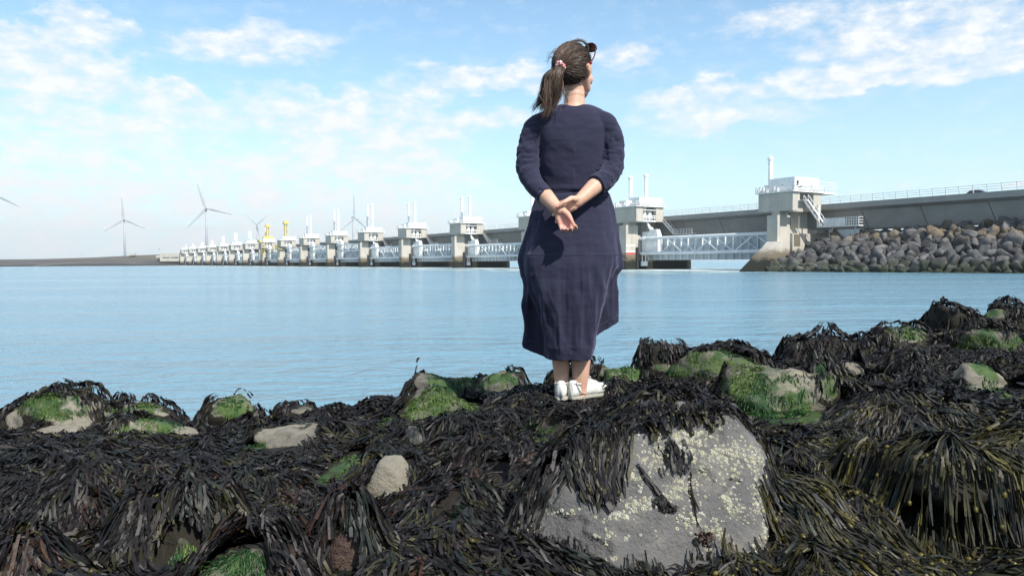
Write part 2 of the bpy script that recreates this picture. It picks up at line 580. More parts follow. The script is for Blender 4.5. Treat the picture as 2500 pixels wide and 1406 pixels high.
def pier_meshes():
    S = {}
    # tidal base: long body with a rounded nose
    mb = MB()
    nose = [(-2.55, 1.2), (-2.2, 0.1), (-1.25, -0.5), (-0.3, 0.1), (0.05, 1.2), (0.05, 23), (-2.55, 23)]
    mb.extrude(nose, 2, -4, 3.0)
    S['base'] = (mb.mesh('base'), M_CONC)
    mb = MB().box((-2.5, 0, 3.0), (0, 4, 11.2))
    mb.box((-2.2, 1, 11.2), (-0.3, 3.7, 12.0))
    S['column'] = (mb.mesh('column'), M_CONC)
    mb = MB().box((-2.35, 4.0, 3.0), (-0.15, 11, 8.6)).box((-2.2, 7.2, 8.6), (-0.3, 10.0, 12.0))
    mb.box((-2.3, 11.0, 3.0), (-0.2, 22.5, 8.1))
    S['wall'] = (mb.mesh('wall'), M_CONC)
    # hammerhead block with a recess in each side for the lifting gear
    H_ = [(-5.35, .9), (2.85, .9), (2.85, 3.1), (0.5, 3.1), (0.5, 7.5), (2.85, 7.5), (2.85, 10.1), (-5.35, 10.1), (-5.35, 7.5), (-3.0, 7.5), (-3.0, 3.1), (-5.35, 3.1)]
    S['head_block'] = (MB().extrude(H_, 2, 12.0, 15.7).mesh('head_block'), M_CONC)
    mb = MB()
    for s in (0, 1):
        f = (lambda u: u) if s == 0 else (lambda u: -2.5 - u)
        for z in (12.15, 13.05, 13.5, 14.9):
            mb.bar((f(2.7), 3.1, z), (f(2.7), 7.5, z), 0.16 if z > 12.2 else 0.34)
        for v in (3.4, 4.3, 5.3, 6.3, 7.2):
            mb.bar((f(2.7), v, 12.1), (f(2.7), v, 13.5), 0.12)
        mb.box((min(f(0.6), f(2.75)), 3.15, 11.95), (max(f(0.6), f(2.75)), 7.45, 12.15))
    S['lift_frame'] = (mb.mesh('lift_frame'), M_WHITE)
    mb = MB()
    for s in (0, 1):
        f = (lambda u: u) if s == 0 else (lambda u: -2.5 - u)
        mb.tube([(f(1.7), 4.5, 12.2), (f(1.7), 4.5, 15.6)], 0.55, 10)
        mb.tube([(f(1.6), 6.3, 12.2), (f(1.6), 6.3, 14.6)], 0.62, 10)
        mb.tube([(f(1.0), 5.4, 12.2), (f(1.0), 5.4, 15.5)], 0.22, 8)
    S['hydraulic_unit'] = (mb.mesh('hydraulic_unit'), M_WHITE)
    mb = MB().box((-5.8, 0.4, 15.7), (3.3, 10.7, 15.92))
    S['roof_slab'] = (mb.mesh('roof_slab'), M_WHITE)
    S['machine_house'] = (MB().box((0.1, 1.9, 16.25), (2.9, 9.6, 18.0)).box((0.25, 2.2, 15.92), (2.7, 9.3, 16.25)).mesh('machine_house'), M_WHITE)
    mb = MB().box((-5.2, 2.4, 15.92), (-2.6, 8.2, 17.6)).box((-2.2, 3.2, 15.92), (-0.4, 6.2, 16.9))
    for k in range(5):
        mb.box((-5.5, 0.6 + k * 0.35, 15.92), (-5.1 + 0.2 * (k % 2), 0.8 + k * 0.35, 16.7 + 0.25 * ((k * 7) % 3)))
    for k in range(6):
        mb.tube([(-4.9 + k * 0.85, 0.9, 15.92), (-4.9 + k * 0.85, 0.9, 16.4 + 0.3 * ((k * 5) % 3))], 0.16 + 0.05 * (k % 3), 6)
    S['plant_room'] = (mb.mesh('plant_room'), M_WHITE)
    mb = MB()
    for (a, b) in (((-5.7, .5), (3.2, .5)), ((3.2, .5), (3.2, 10.6)), ((-5.7, .5), (-5.7, 10.6)), ((3.2, 10.6), (-5.7, 10.6))):
        for z in (16.45, 17.0):
            mb.bar((*a, z), (*b, z), 0.07)
        n = int(max(abs(a[0] - b[0]), abs(a[1] - b[1])) / 1.3)
        for k in range(n + 1):
            f = k / n
            p = (a[0] + (b[0] - a[0]) * f, a[1] + (b[1] - a[1]) * f)
            mb.bar((*p, 15.92), (*p, 17.05), 0.07)
    S['railing'] = (mb.mesh('railing'), M_WHITE)
    # access stair and landing towards the bridge
    mb = MB()
    a, b = Vector((3.0, 10.3, 12.0)), Vector((6.6, 10.3, 8.9))
    for v in (9.8, 10.9):
        mb.bar((a.x, v, a.z), (b.x, v, b.z), 0.08, 0.3)
        mb.bar((a.x, v, a.z + 1.0), (b.x, v, b.z + 1.0), 0.07)
        for k in range(5):
            p = a.lerp(b, k / 4)
            mb.bar((p.x, v, p.z), (p.x, v, p.z + 1.0), 0.06)
    S['stair_rail'] = (mb.mesh('stair_rail'), M_WHITE)
    S['stair_tread'] = (MB().box((-0.16, 9.85, -0.03), (0.16, 10.85, 0.03)).mesh('stair_tread'), M_WHITE)
    mb = MB().box((6.5, 9.6, 8.75), (13.0, 11.2, 8.9))
    for v in (9.65,):
        for z in (9.4, 9.95):
            mb.bar((6.5, v, z), (13, v, z), 0.08)
        for k in range(8):
            mb.bar((6.5 + k * 0.928, v, 8.9), (6.5 + k * 0.928, v, 9.98), 0.07)
    mb.bar((7.5, 9.7, 8.75), (6.2, 11.4, 7.0), 0.1)
    mb.bar((12, 9.7, 8.75), (11, 12.4, 7.2), 0.1)
    S['landing'] = (mb.mesh('landing'), M_WHITE)
    # dark box standing in for the shaded recess beside the gate slot
    S['recess_shade'] = (MB().box((0.0, 3.2, 0.3), (0.45, 3.9, 5.6)).mesh('recess_shade'), M_DARK)
    for nm in list(S):
        S[nm][0].materials.append(S[nm][1])
    return S


def chimney(h, yellow):
    mb = MB()
    m = M_YELLOW if yellow else M_WHITE
    if yellow:   # lattice lifting tower with a working platform on top
        for a, b in ((-.9, -.9), (.9, -.9), (.9, .9), (-.9, .9)):
            mb.bar((a, b, 15.9), (a * .8, b * .8, h), 0.28)
        for k in range(6):
            z0 = 15.9 + (h - 15.9) * k / 6
            z1 = 15.9 + (h - 15.9) * (k + 1) / 6
            for a, b in (((-.9, -.9), (.9, -.9)), ((.9, -.9), (.9, .9)), ((.9, .9), (-.9, .9)), ((-.9, .9), (-.9, -.9))):
                mb.bar((*a, z0), (*b, z1), 0.12)
        mb.box((-1.7, -1.7, h), (1.7, 1.7, h + 0.25)).box((-1.3, -1.3, h + 0.25), (1.3, 1.3, h + 1.3))
        mb.box((-1.2, -1.2, h - 3.4), (1.2, 1.2, h - 3.0))
        mb.box((-.5, -.5, h + 1.3), (.5, .5, h + 2.2))
    else:
        mb.tube([(0, 0, 15.9), (0, 0, 16.5), (0, 0, 16.5), (0, 0, h - .5)], [.7, .7, .47, .47], 14)
        mb.tube([(0, 0, h - .75), (0, 0, h - .5), (0, 0, h - .5), (0, 0, h - .1), (0, 0, h - .1), (0, 0, h + .05)], [.47, .56, .64, .64, .5, .5], 14)
        mb.tube([(0, 0, h), (0, 0, h + .55)], [.12, .08], 6)
        for k in range(4):
            mb.bar((.5 * math.cos(k * 1.57), .5 * math.sin(k * 1.57), h), (.5 * math.cos(k * 1.57), .5 * math.sin(k * 1.57), h + .4), 0.05)
    return mb.mesh('cylinder_housing'), m


def build_barrier():
    S = pier_meshes()
    N = 17
    for i in range(N):
        p = bw(-45 * i, 0, 0)
        t = empty('barrier_pier', p, RZ)
        yel = i in (8, 9)
        if i == 0:
            lab = 'concrete end pier with a single white chimney beside the loose rock slope'
        elif i == 8:
            lab = 'concrete barrier pier carrying a yellow lattice tower, the nearer of the two'
        elif i == 9:
            lab = 'concrete barrier pier with yellow tower and yellow scaffolding round its head'
        elif i == 2:
            lab = 'concrete barrier pier half hidden behind the woman in the navy dress'
        elif i == 16:
            lab = 'farthest tiny concrete pier where the barrier meets the dark dam'
        else:
            lab = f'concrete barrier pier with white machinery, {ORD[i]} on from the end pier by the rocks'
        tag(t, lab, 'pier', 'concrete piers of the storm barrier')
        for nm in ('base', 'column', 'wall', 'head_block', 'roof_slab', 'lift_frame', 'hydraulic_unit', 'machine_house', 'plant_room', 'railing', 'recess_shade', 'stair_rail', 'landing'):
            if i == 0 and nm in ('lift_frame', 'hydraulic_unit', 'recess_shade', 'machine_house', 'stair_rail', 'landing'):
                continue
            o = link(nm, S[nm][0], t)
            if yel and nm in ('plant_room',):
                pass
        if i <= 3 and i > 0:
            for k in range(11):
                f = (k + 0.5) / 11
                o = link('stair_tread', S['stair_tread'][0], t)
                o.location = (3.0 + 3.6 * f, 0, 12.0 - 3.1 * f)
        ch, m = chimney(CHIM[i], yel)
        if i == 0:
            spots = [(-4.2, 3.2)]
        elif i == 16:
            spots = [(1.6, 5.3)]
        else:
            spots = [(1.6, 5.3), (-4.2, 5.3)]
        for k, (u, v) in enumerate(spots):
            if yel and k == 1:
                ch, m = chimney(CHIM[i], False)
            if yel and i == 8 and k == 0:
                (u, v) = (-1.5, 5.3)
            o = link('cylinder_housing', ch, t, m, smooth=False)
            o.location = (u, v, 0)
        if i == 9:
            mb = MB()
            for k in range(5):
                z = 8.6 + k * 1.7
                mb.box((2.9, 0.6, z), (3.5, 2.6, z + 0.12))
                mb.bar((3.4, 0.7, z), (3.4, 0.7, z + 1.7), 0.12).bar((3.4, 2.5, z), (3.4, 2.5, z + 1.7), 0.12)
            mb.box((-5.6, 0.5, 8.4), (9, 2.0, 9.0)).box((-4.6, -0.4, 15.9), (3, 0.6, 17.4)).box((6, 6, 9), (12, 9, 12))
            mb.box((0.2, 2.2, 18.0), (2.8, 8.4, 19.6))
            mb.build('scaffold', M_YELLOW, t)
        if i == 8:
            MB().box((-6.5, 0, 10.6), (-3, 2.5, 13.2)).box((-7, 0.0, 10.2), (4.5, 1.0, 10.6)).build('scaffold', M_YELLOW, t)
        if i == 1:
            MB().box((0.003, 0.05, 5.9), (0.02, 3.0, 6.25)).build('level_stripe', M_WHITE, t)
            MB().box((0.003, 0.05, 4.35), (0.02, 3.0, 4.75)).build('level_stripe', M_WHITE, t)
            MB().box((0.003, 0.05, 3.75), (0.02, 3.0, 4.35)).build('level_stripe', M_RED, t)
        if i == 0:
            # plant house on the end pier, stair tower, landing and raking footing
            mb = MB().box((-3.2, 1.4, 16.2), (2.9, 9.2, 18.6)).box((-3.0, 1.7, 15.92), (2.7, 9.0, 16.2))
            mb.build('plant_house', M_WHITE, t)
            for k in range(2):
                MB().box((2.9, 2.0, 17.2), (2.96, 2.35, 17.9)).box((2.9, 2.45, 17.2), (2.96, 2.6, 17.9)).build('window', M_GLASS, t) if k == 0 else None
            for k in range(5):
                MB().box((2.9, 3.4 + k * 0.9, 16.45), (2.95, 4.1 + k * 0.9, 17.0)).build('louvre', M_STEEL, t)
            mb = MB()
            for z in (16.7, 17.3, 17.9):
                mb.bar((3.2, 6.5, z), (3.2, 14.5, z), 0.06)
            for k in range(17):
                mb.bar((3.2, 6.5 + k * .5, 15.9), (3.2, 6.5 + k * .5, 17.9 + (0.8 if k > 11 else 0)), 0.06)
            mb.box((-5, 10.1, 15.6), (3.3, 14.6, 15.85))
            mb.build('walkway', M_WHITE, t)
            mb = MB()
            a, b = Vector((3.0, 4.2, 14.6)), Vector((5.6, 6.8, 9.1))
            a, b = Vector((3.1, 4.0, 14.0)), Vector((3.6, 9.2, 8.9))
            for du in (0, 1.0):
                mb.bar((a.x + du, a.y, a.z), (b.x + du, b.y, b.z), 0.09, 0.32)
                mb.bar((a.x + du, a.y, a.z + 1.05), (b.x + du, b.y, b.z + 1.05), 0.09)
                for k in range(7):
                    q = a.lerp(b, k / 6)
                    mb.bar((q.x + du, q.y, q.z), (q.x + du, q.y, q.z + 1.05), 0.06)
            mb.box((2.9, 2.6, 13.9), (4.2, 4.1, 14.0))
            mb.build('stair_rail', M_WHITE, t)
            st = MB().box((0, -0.16, -0.03), (1.0, 0.16, 0.03)).mesh('stair_tread')
            for k in range(14):
                q = a.lerp(b, (k + .5) / 14)
                o = link('stair_tread', st, t, M_WHITE)
                o.location = q
            mb = MB().box((3.3, 8.3, 8.7), (12.2, 9.8, 8.9)).bar((3.4, 8.3, 8.7), (3.4, 8.3, 13.2), 0.4)
            for z in (9.4, 9.9, 10.45):
                mb.bar((4.6, 8.35, z), (12.1, 8.35, z), 0.09)
                mb.bar((12.1, 8.35, z), (12.1, 9.8, z), 0.09)
            for k in range(16):
                mb.bar((4.6 + k * .5, 8.35, 8.9), (4.6 + k * .5, 8.35, 10.45), 0.08)
            mb.box((4.6, 8.38, 8.95), (9.2, 8.42, 10.35))
            mb.bar((6.4, 8.6, 8.7), (5.2, 10.1, 7.0), 0.14).bar((11.4, 8.6, 8.7), (10.2, 10.1, 7.2), 0.14)
            mb.build('landing', M_WHITE, t)
            MB().box((4.5, 10.25, 6.2), (11.0, 12.0, 8.2)).build('service_box', M_STEEL, t)
            MB().extrude([(-8.8, -1.5), (-8.4, 0.2), (-0.2, 5.9), (2.0, 6.0), (2.0, -1.5)], 0, -2.3, 1.4).build('raking_footing', M_CONC, t)
            MB().box((-0.2, 4.0, 0), (0.6, 20.0, 7.6)).box((-0.5, 11, 7.6), (1.2, 24, 8.4)).build('wing_wall', M_CONC, t)
            MB().box((0.601, 4.4, 5.0), (0.66, 6.4, 7.4)).build('net_screen', surf('weathered_net', (0.16, 0.14, 0.10), None, 0.9), t)

    # gates between the piers
    for i in range(1, N):
        three = 6 <= i <= 9
        zt = 11.0 if three else (8.6 if i in (4, 5) else 7.8)
        if i >= 10:
            zt = 8.8
        L = 42.3
        t = empty('sluice_gate', bw(-45 * i, 0, 0), RZ)
        if i == 1:
            lab = 'pale blue steel sluice gate nearest the rock slope, right of the woman'
        elif i == 2:
            lab = 'pale blue steel sluice gate hidden behind the woman in the navy dress'
        elif i == 16:
            lab = 'farthest pale sluice gate, beside the end of the dark dam'
        else:
            lab = f'pale blue lattice sluice gate, {ORD[i]} on from the rock slope' + (', with three long tubes' if three else '')
        tag(t, lab, 'sluice gate', 'steel gates of the storm barrier')
        zs = [4.1, zt] + ([(zt + 4.1) / 2 + .3] if three else [])
        tubem = MB().tube([(0.3, 4.6, 0), (1.6, 4.6, 0), (1.6, 4.6, 0), (2.0, 4.6, 0), (2.0, 4.6, 0), (L, 4.6, 0)], [.36, .36, .55, .55, .38, .38], 10).mesh('chord_tube')
        for z in zs:
            o = link('chord_tube', tubem, t, M_STEEL)
            o.location.z = z
        nb = 6
        zz = sorted(zs)
        for r in range(len(zz) - 1):
            za, zb = zz[r], zz[r + 1]
            up = MB().bar((0, 4.6, za), ((L - 8.5) / nb, 4.6, zb), 0.24).mesh('brace')
            dn = MB().bar((0, 4.6, zb), ((L - 8.5) / nb, 4.6, za), 0.24).mesh('brace')
            bk = MB().bar((0, 6.3, za), ((L - 8.5) / nb, 6.3, zb), 0.2).mesh('brace')
            bd = MB().bar((0, 6.3, zb), ((L - 8.5) / nb, 6.3, za), 0.2).mesh('brace')
            vt = MB().bar((0, 4.6, za), (0, 4.6, zb), 0.2).mesh('post')
            for k in range(nb):
                x = 7.6 + k * (L - 8.5) / nb
                o = link('brace', up if k % 2 == 0 else dn, t, M_STEEL)
                o.location.x = x
                if i < 8:
                    o = link('brace', bd if k % 2 == 0 else bk, t, M_STEEL)
                    o.location.x = x
                if k % 2 == 0:
                    o = link('post', vt, t, M_STEEL)
                    o.location.x = x
        MB().box((0.3, 6.95, 2.35), (L, 7.1, zt + 0.1)).build('plate', M_PLATE, t)
        rib = MB().box((-0.09, 6.45, 2.35), (0.09, 6.95, zt + 0.15)).mesh('rib')
        nr = 19
        if i <= 4:
            for k in range(nr):
                o = link('rib', rib, t, M_STEEL)
                o.location.x = 1.0 + k * (L - 1.5) / (nr - 1)
        else:
            mb = MB()
            for k in range(nr):
                x = 1.0 + k * (L - 1.5) / (nr - 1)
                mb.box((x - .09, 6.45, 2.35), (x + .09, 6.95, zt + .15))
            tag(mb.build('ribs', M_STEEL, t), kind='stuff')
        br = MB().hexa([(2.0, 4.95, 3.7), (6.2, 4.95, 3.7), (6.2, 6.5, 3.7), (2.0, 6.5, 3.7), (2.0, 4.95, zt + .5), (6.2, 4.95, zt + .5), (6.2, 6.5, zt + .5), (2.0, 6.5, zt + .5)])
        br.hexa([(2.2, 4.95, zt + .5), (6.2, 4.95, zt + .5), (6.2, 6.4, zt + .5), (2.2, 6.4, zt + .5), (3.2, 5.1, zt + 2.2), (5.6, 5.1, zt + 2.2), (5.6, 6.2, zt + 2.2), (3.2, 6.2, zt + 2.2)])
        br.build('lift_bracket', M_WHITE, t, bevel=.06)
        MB().box((0.4, 5.0, 4.5), (2.0, 6.4, zt - .2)).build('end_plate', M_STEEL, t)
        MB().box((0.5, 5.0, zt + .4), (2.9, 5.3, zt + 1.7)).build('cable_tray', M_STEEL, t)
        MB().hexa([(38.4, 4.95, 3.7), (42, 4.95, 3.7), (42, 6.5, 3.7), (38.4, 6.5, 3.7), (38.4, 4.95, zt - .3), (42, 4.95, zt - .3), (42, 6.5, zt - .3), (38.4, 6.5, zt - .3)]).hexa(
            [(38.6, 4.97, zt - .3), (41.9, 4.97, zt - .3), (41.9, 6.4, zt - .3), (38.6, 6.4, zt - .3), (39.4, 5.1, zt + 1.9), (41.7, 5.1, zt + 1.9), (41.7, 6.2, zt + 1.9), (39.4, 6.2, zt + 1.9)]).build('lift_bracket', M_STEEL, t, bevel=.06)
        MB().tube([(1.7, 5.4, 12.2), (2.6, 5.5, 10.6), (3.4, 5.6, zt + 2.1)], [.2, .36, .6], 8).build('lift_rod', M_WHITE, t)
        MB().box((1, 4.4, 2.1), (1.2, 4.6, 3.9)).box((2.2, 4.4, 2.1), (2.4, 4.6, 3.9)).box((.8, 4.3, .9), (2.8, 4.7, 2.1)).build('bumper', M_STEEL, t)

    # road bridge
    t = empty('road_bridge', bw(0, 0, 0), RZ)
    tag(t, 'long grey concrete road bridge on top of the barrier with white railing', 'bridge')
    sec = [(10.2, 12.4), (10.2, 13.45), (10.6, 13.45), (10.6, 13.05), (21.9, 13.05), (21.9, 13.45), (22.3, 13.45), (22.3, 12.4), (20.2, 11.9), (19.3, 8.3), (13.2, 8.3), (12.2, 11.9)]
    gm = MB().extrude(sec, 0, 0.03, 44.97).mesh('girder')
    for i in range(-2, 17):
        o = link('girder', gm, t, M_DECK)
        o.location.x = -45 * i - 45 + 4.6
    # cross joints of the box sections, as dark recesses standing in the web
    jm = MB().hexa([(-.05, 12.17, 11.9), (.05, 12.17, 11.9), (.05, 12.3, 11.9), (-.05, 12.3, 11.9), (-.05 + .9, 13.17, 8.33), (.05 + .9, 13.17, 8.33), (.05 + .9, 13.3, 8.33), (-.05 + .9, 13.3, 8.33)]).mesh('joint')
    for u in (44, 33, 21.5, 10, -10, -26, -38, -55):
        o = link('joint', jm, t, M_DARK)
        o.location.x = u + 0.3
    post = MB().hexa([(-.05, 10.3, 13.45), (.05, 10.3, 13.45), (.05, 10.5, 13.45), (-.05, 10.5, 13.45), (-.05, 10.0, 14.85), (.05, 10.0, 14.85), (.05, 10.08, 14.85), (-.05, 10.08, 14.85)]).mesh('rail_post')
    for k in range(75):
        o = link('rail_post', post, t, M_WHITE)
        o.location.x = 52 - k * 2.25
    mb = MB()
    for k in range(76, 350):
        mb.box((52 - k * 2.25 - .05, 10.1, 13.45), (52 - k * 2.25 + .05, 10.3, 14.8))
    tag(mb.build('rail_posts', M_WHITE, t), kind='stuff')
    for (v, z) in ((10.36, 13.9), (10.25, 14.3), (10.1, 14.7)):
        MB().bar((-740, v, z), (55, v, z), 0.07).build('rail', M_WHITE, t)


def build_car(name, u, v, label, mat, tall=1.45):
    t = empty(name, bw(u, v, 13.06), RZ)
    tag(t, label, 'car', 'cars on the bridge')
    L, Wd = 4.4, 1.8
    body = [(-L / 2, .35), (-L / 2, .85), (-L / 2 + .1, .95), (L / 2 - 1.1, .95), (L / 2 - .1, .8), (L / 2, .6), (L / 2, .35)]
    MB().extrude(body, 1, -Wd / 2, Wd / 2).build('body', mat, t, bevel=.05)
    h = tall
    MB().hexa([(-L / 2 + .25, -.82, .95), (L / 2 - 1.2, -.82, .95), (L / 2 - 1.2, .82, .95), (-L / 2 + .25, .82, .95), (-L / 2 + .8, -.66, h - .06), (L / 2 - 2.1, -.66, h - .06), (L / 2 - 2.1, .66, h - .06), (-L / 2 + .8, .66, h - .06)]).build('window', M_GLASS, t)
    MB().box((-L / 2 + .8, -.68, h - .06), (L / 2 - 2.1, .68, h)).build('roof', mat, t, bevel=.03)
    wm = MB().tube([(0, -.11, 0), (0, .11, 0)], .33, 14).mesh('wheel')
    for x in (-1.35, 1.4):
        for y in (-.8, .8):
            o = link('wheel', wm, t, M_TYRE)
            o.location = (x, y, .33)


if 'barrier' not in SKIP:
    build_barrier()
    build_car('car', 29.5, 17.5, 'dark car roof just above the bridge railing at the right', M_CARP, 1.5)
    build_car('van', -9.5, 13.2, 'pale vehicle on the bridge just left of the end pier', M_STEEL, 2.0)


# ------------------------------------------------------------------ loose rock slope at the right bank
def build_slope():
    m, t = newmat('armour_stone')
    g = t.n('ShaderNodeNewGeometry')
    pos = g.outputs['Position']
    oi = t.n('ShaderNodeObjectInfo')
    rnd = oi.outputs['Random']
    n = t.noise(pos, 0.9, 6, 0.65)
    c = t.mix(t.ramp(n, 0.3, 0.7), (0.042, 0.042, 0.045), (0.110, 0.107, 0.106))
    c = t.v('SCALE', c, t.m('ADD', 0.55, t.m('MULTIPLY', rnd, 0.95)))
    sp = t.n('ShaderNodeSeparateXYZ')
    t.put(sp.inputs[0], pos)
    z = t.m('ADD', sp.outputs[2], t.m('MULTIPLY', t.m('SUBTRACT', t.noise(pos, 0.25, 3), 0.5), 3.0))
    lich = t.m('MULTIPLY', t.ramp(z, 5.2, 7.0), t.m('MULTIPLY', t.ramp(t.noise(pos, 0.7, 5, 0.7), 0.36, 0.58), t.ramp(t.m('FRACT', t.m('MULTIPLY', rnd, 7.31)), 0.15, 0.5)))
    c = t.mix(t.m('MULTIPLY', lich, 0.5), c, (0.27, 0.195, 0.10))
    alg = t.m('MULTIPLY', t.ramp(z, 1.2, 2.6, 1, 0), t.ramp(t.noise(pos, 0.8, 4), 0.3, 0.55))
    c = t.mix(t.m('MULTIPLY', alg, 0.8), c, (0.032, 0.042, 0.023))
    c = t.mix(t.ramp(z, 0.2, 0.9, 1, 0), c, (0.018, 0.024, 0.014))
    b = t.bump(t.noise(pos, 3.5, 6, 0.65), 0.5, 0.12)
    t.out(t.bsdf(c, 0.9, 0.2, b))
    root = empty('rock_breakwater', bw(20, 0, 0), RZ)
    tag(root, 'slope of loose grey armour stones under the bridge at the right', 'breakwater')

    def vs_(u): return -5.0 + 0.15 * (u - 4)
    def crest(u): return 6.5 + 0.03 * u

    def zz(u, v):
        s = vs_(u)
        return min((v - s) * crest(u) / (11.0 - s), crest(u))
    mb = MB()
    us = [2, 10, 20, 30, 40, 50, 62]
    for k, u in enumerate(us):
        s = vs_(u)
        for (v, z) in ((s - 5, -4.4), (11.0, crest(u) - 1.7), (24, crest(u) - 1.7), (30, -3)):
            mb.v.append((u - 20, v, z))
    for k in range(len(us) - 1):
        for j in range(3):
            a = k * 4 + j
            mb.f.append((a, a + 4, a + 5, a + 1))
    core = mb.build('core', surf('dark_rubble', (0.03, 0.03, 0.028), None, 0.95), root)
    g2 = np.random.default_rng(5)
    meshes = []
    for k in range(14):
        P, F = rock_shape(100 + k, 3, 9, 80, 0.02, (1.2, 0.95, 0.85), .52)
        me = npmesh('stone', P, F)
        me.materials.append(m)
        meshes.append(me)
    spots = []
    rows = np.arange(-1.2, 17.0, 1.36)
    for ri, s in enumerate(rows):
        u = 2.6 - 0.8 * (ri % 2)
        while u < 49:
            vsu = vs_(u)
            L = math.hypot(11.0 - vsu, crest(u))
            ss = s + g2.uniform(-.35, .35)
            v = vsu + ss * (11.0 - vsu) / L
            z = ss * crest(u) / L
            if ss > L:
                v, z = 11 + (ss - L), crest(u)
            uu = u + g2.uniform(-.35, .35)
            size = g2.uniform(0.75, 1.3) * (1.15 if s > 11 else 1.0) * (1.25 if g2.uniform() < .12 else 1)
            u += size * g2.uniform(1.4, 1.75)
            if uu < 2.4 and v > -2:
                continue
            if ss > L + 2.4:
                continue
            spots.append((uu, v, z - .12 + g2.uniform(-.3, .3), size, g2.uniform(-3.1, 3.1, 3), g2.integers(len(meshes)), (g2.uniform(.95, 1.3), g2.uniform(.8, 1.05), g2.uniform(.75, 1.0))))
    order = sorted(range(len(spots)), key=lambda q: -spots[q][3] / (148 - spots[q][0]) * (1.0 if spots[q][0] < 46 else .2))
    jV, jF, off = [], [], 0
    from mathutils import Euler
    for rank, q in enumerate(order):
        uu, v, z, size, rot, mi, sc3 = spots[q]
        if rank < 300:
            o = link('stone', meshes[mi], root)
            o.location = (uu - 20, v, z)
            o.rotation_euler = rot
            o.scale = tuple(size * w for w in sc3)
        else:
            V_ = np.array([w.co[:] for w in meshes[mi].vertices]) * (np.array(sc3) * size)
            V_ = V_ @ np.array(Euler(rot).to_matrix()).T + np.array([uu - 20, v, z])
            F_ = np.array([p_.vertices[:] for p_ in meshes[mi].polygons]) + off
            off += len(V_)
            jV.append(V_)
            jF.append(F_)
    if jV:
        tag(link('small_stones', npmesh('small_stones', np.concatenate(jV), np.concatenate(jF)), root, m), kind='stuff')


if 'slope' not in SKIP:
    build_slope()


# ------------------------------------------------------------------ dam at the left, far behind
def build_dam():
    m, t = newmat('dam_revetment')
    g = t.n('ShaderNodeNewGeometry')
    pos = g.outputs['Position']
    n = t.noise(t.mapv(pos, (0.25, 1, 1)), 0.05, 6, 0.6)
    c = t.mix(t.ramp(n, 0.35, 0.65), (0.050, 0.049, 0.050), (0.085, 0.081, 0.078))
    sp = t.n('ShaderNodeSeparateXYZ')
    t.put(sp.inputs[0], pos)
    z = t.m('ADD', sp.outputs[2], t.m('MULTIPLY', t.m('SUBTRACT', t.noise(pos, 0.05, 4), 0.5), 1.5))
    c = t.mix(t.ramp(z, 0.8, 2.0, 1, 0), c, (0.03, 0.032, 0.026))
    c = t.mix(t.m('MULTIPLY', t.ramp(z, 5.0, 6.5), 0.5), c, (0.13, 0.12, 0.095))
    t.out(t.bsdf(c, 0.9, 0.15))
    pts = [(-337, 756, 12.3), (-365, 752, 12.0), (-400, 748, 10.6), (-440, 745, 8.8), (-490, 741, 7.5), (-560, 738, 7.2), (-700, 736, 7.0), (-1000, 760, 7.0), (-1500, 900, 7.0)]
    V, F = [], []
    for (x, y, zc) in pts:
        prof = [(-6, -2.5), (0, 0), (12, min(4.4, zc - 2.6)), (17, min(4.6, zc - 2.4)), (32, zc), (44, zc), (90, -1)]
        for (dy, zz_) in prof:
            V.append((x, y + dy, zz_))
    k = 7
    for a in range(len(pts) - 1):
        for j in range(k - 1):
            q = a * k + j
            F.append((q, q + 1, q + k + 1, q + k))
    me = bpy.data.meshes.new('dam')
    me.from_pydata(V, [], F)
    o = link('dam', me, None, m)
    tag(o, 'long low grey stone dam running off to the left horizon', 'dam')
    pth = MB()
    P = [(-480, 742.0, 0.6), (-462, 749, 3.0), (-440, 757.2, 4.55), (-400, 760.5, 4.62), (-345, 768, 4.72)]
    for a, b in zip(P[:-1], P[1:]):
        pth.hexa([(a[0], a[1], a[2] - 1), (b[0], b[1], b[2] - 1), (b[0], b[1] + 4.4, b[2] - 1), (a[0], a[1] + 4.4, a[2] - 1), (a[0], a[1], a[2] + .05), (b[0], b[1], b[2] + .05), (b[0], b[1] + 4.4, b[2] + .15), (a[0], a[1] + 4.4, a[2] + .15)])
    pth.build('ramp_path', surf('pale_paving', (0.17, 0.16, 0.145), None, 0.9, coords='Object', scale=.1), o)
    t2 = empty('dam_abutment', (-337, 755, 0), 0)
    tag(t2, 'low grey concrete abutment block where dam and barrier meet', 'abutment')
    MB().box((-24, 4, 4), (-3, 20, 12.6)).box((-30, 8, 8), (-24, 20, 10.5)).build('block', M_CONC, t2)
    for k in range(2):
        MB().box((-21 + k * 9, 3.9, 7.6), (-14 + k * 9, 4.0, 8.5)).build('slot', M_DARK, t2)
    MB().box((-64, 20, 11.0), (-58, 24, 13.0)).build('hut', M_CONC, t2)


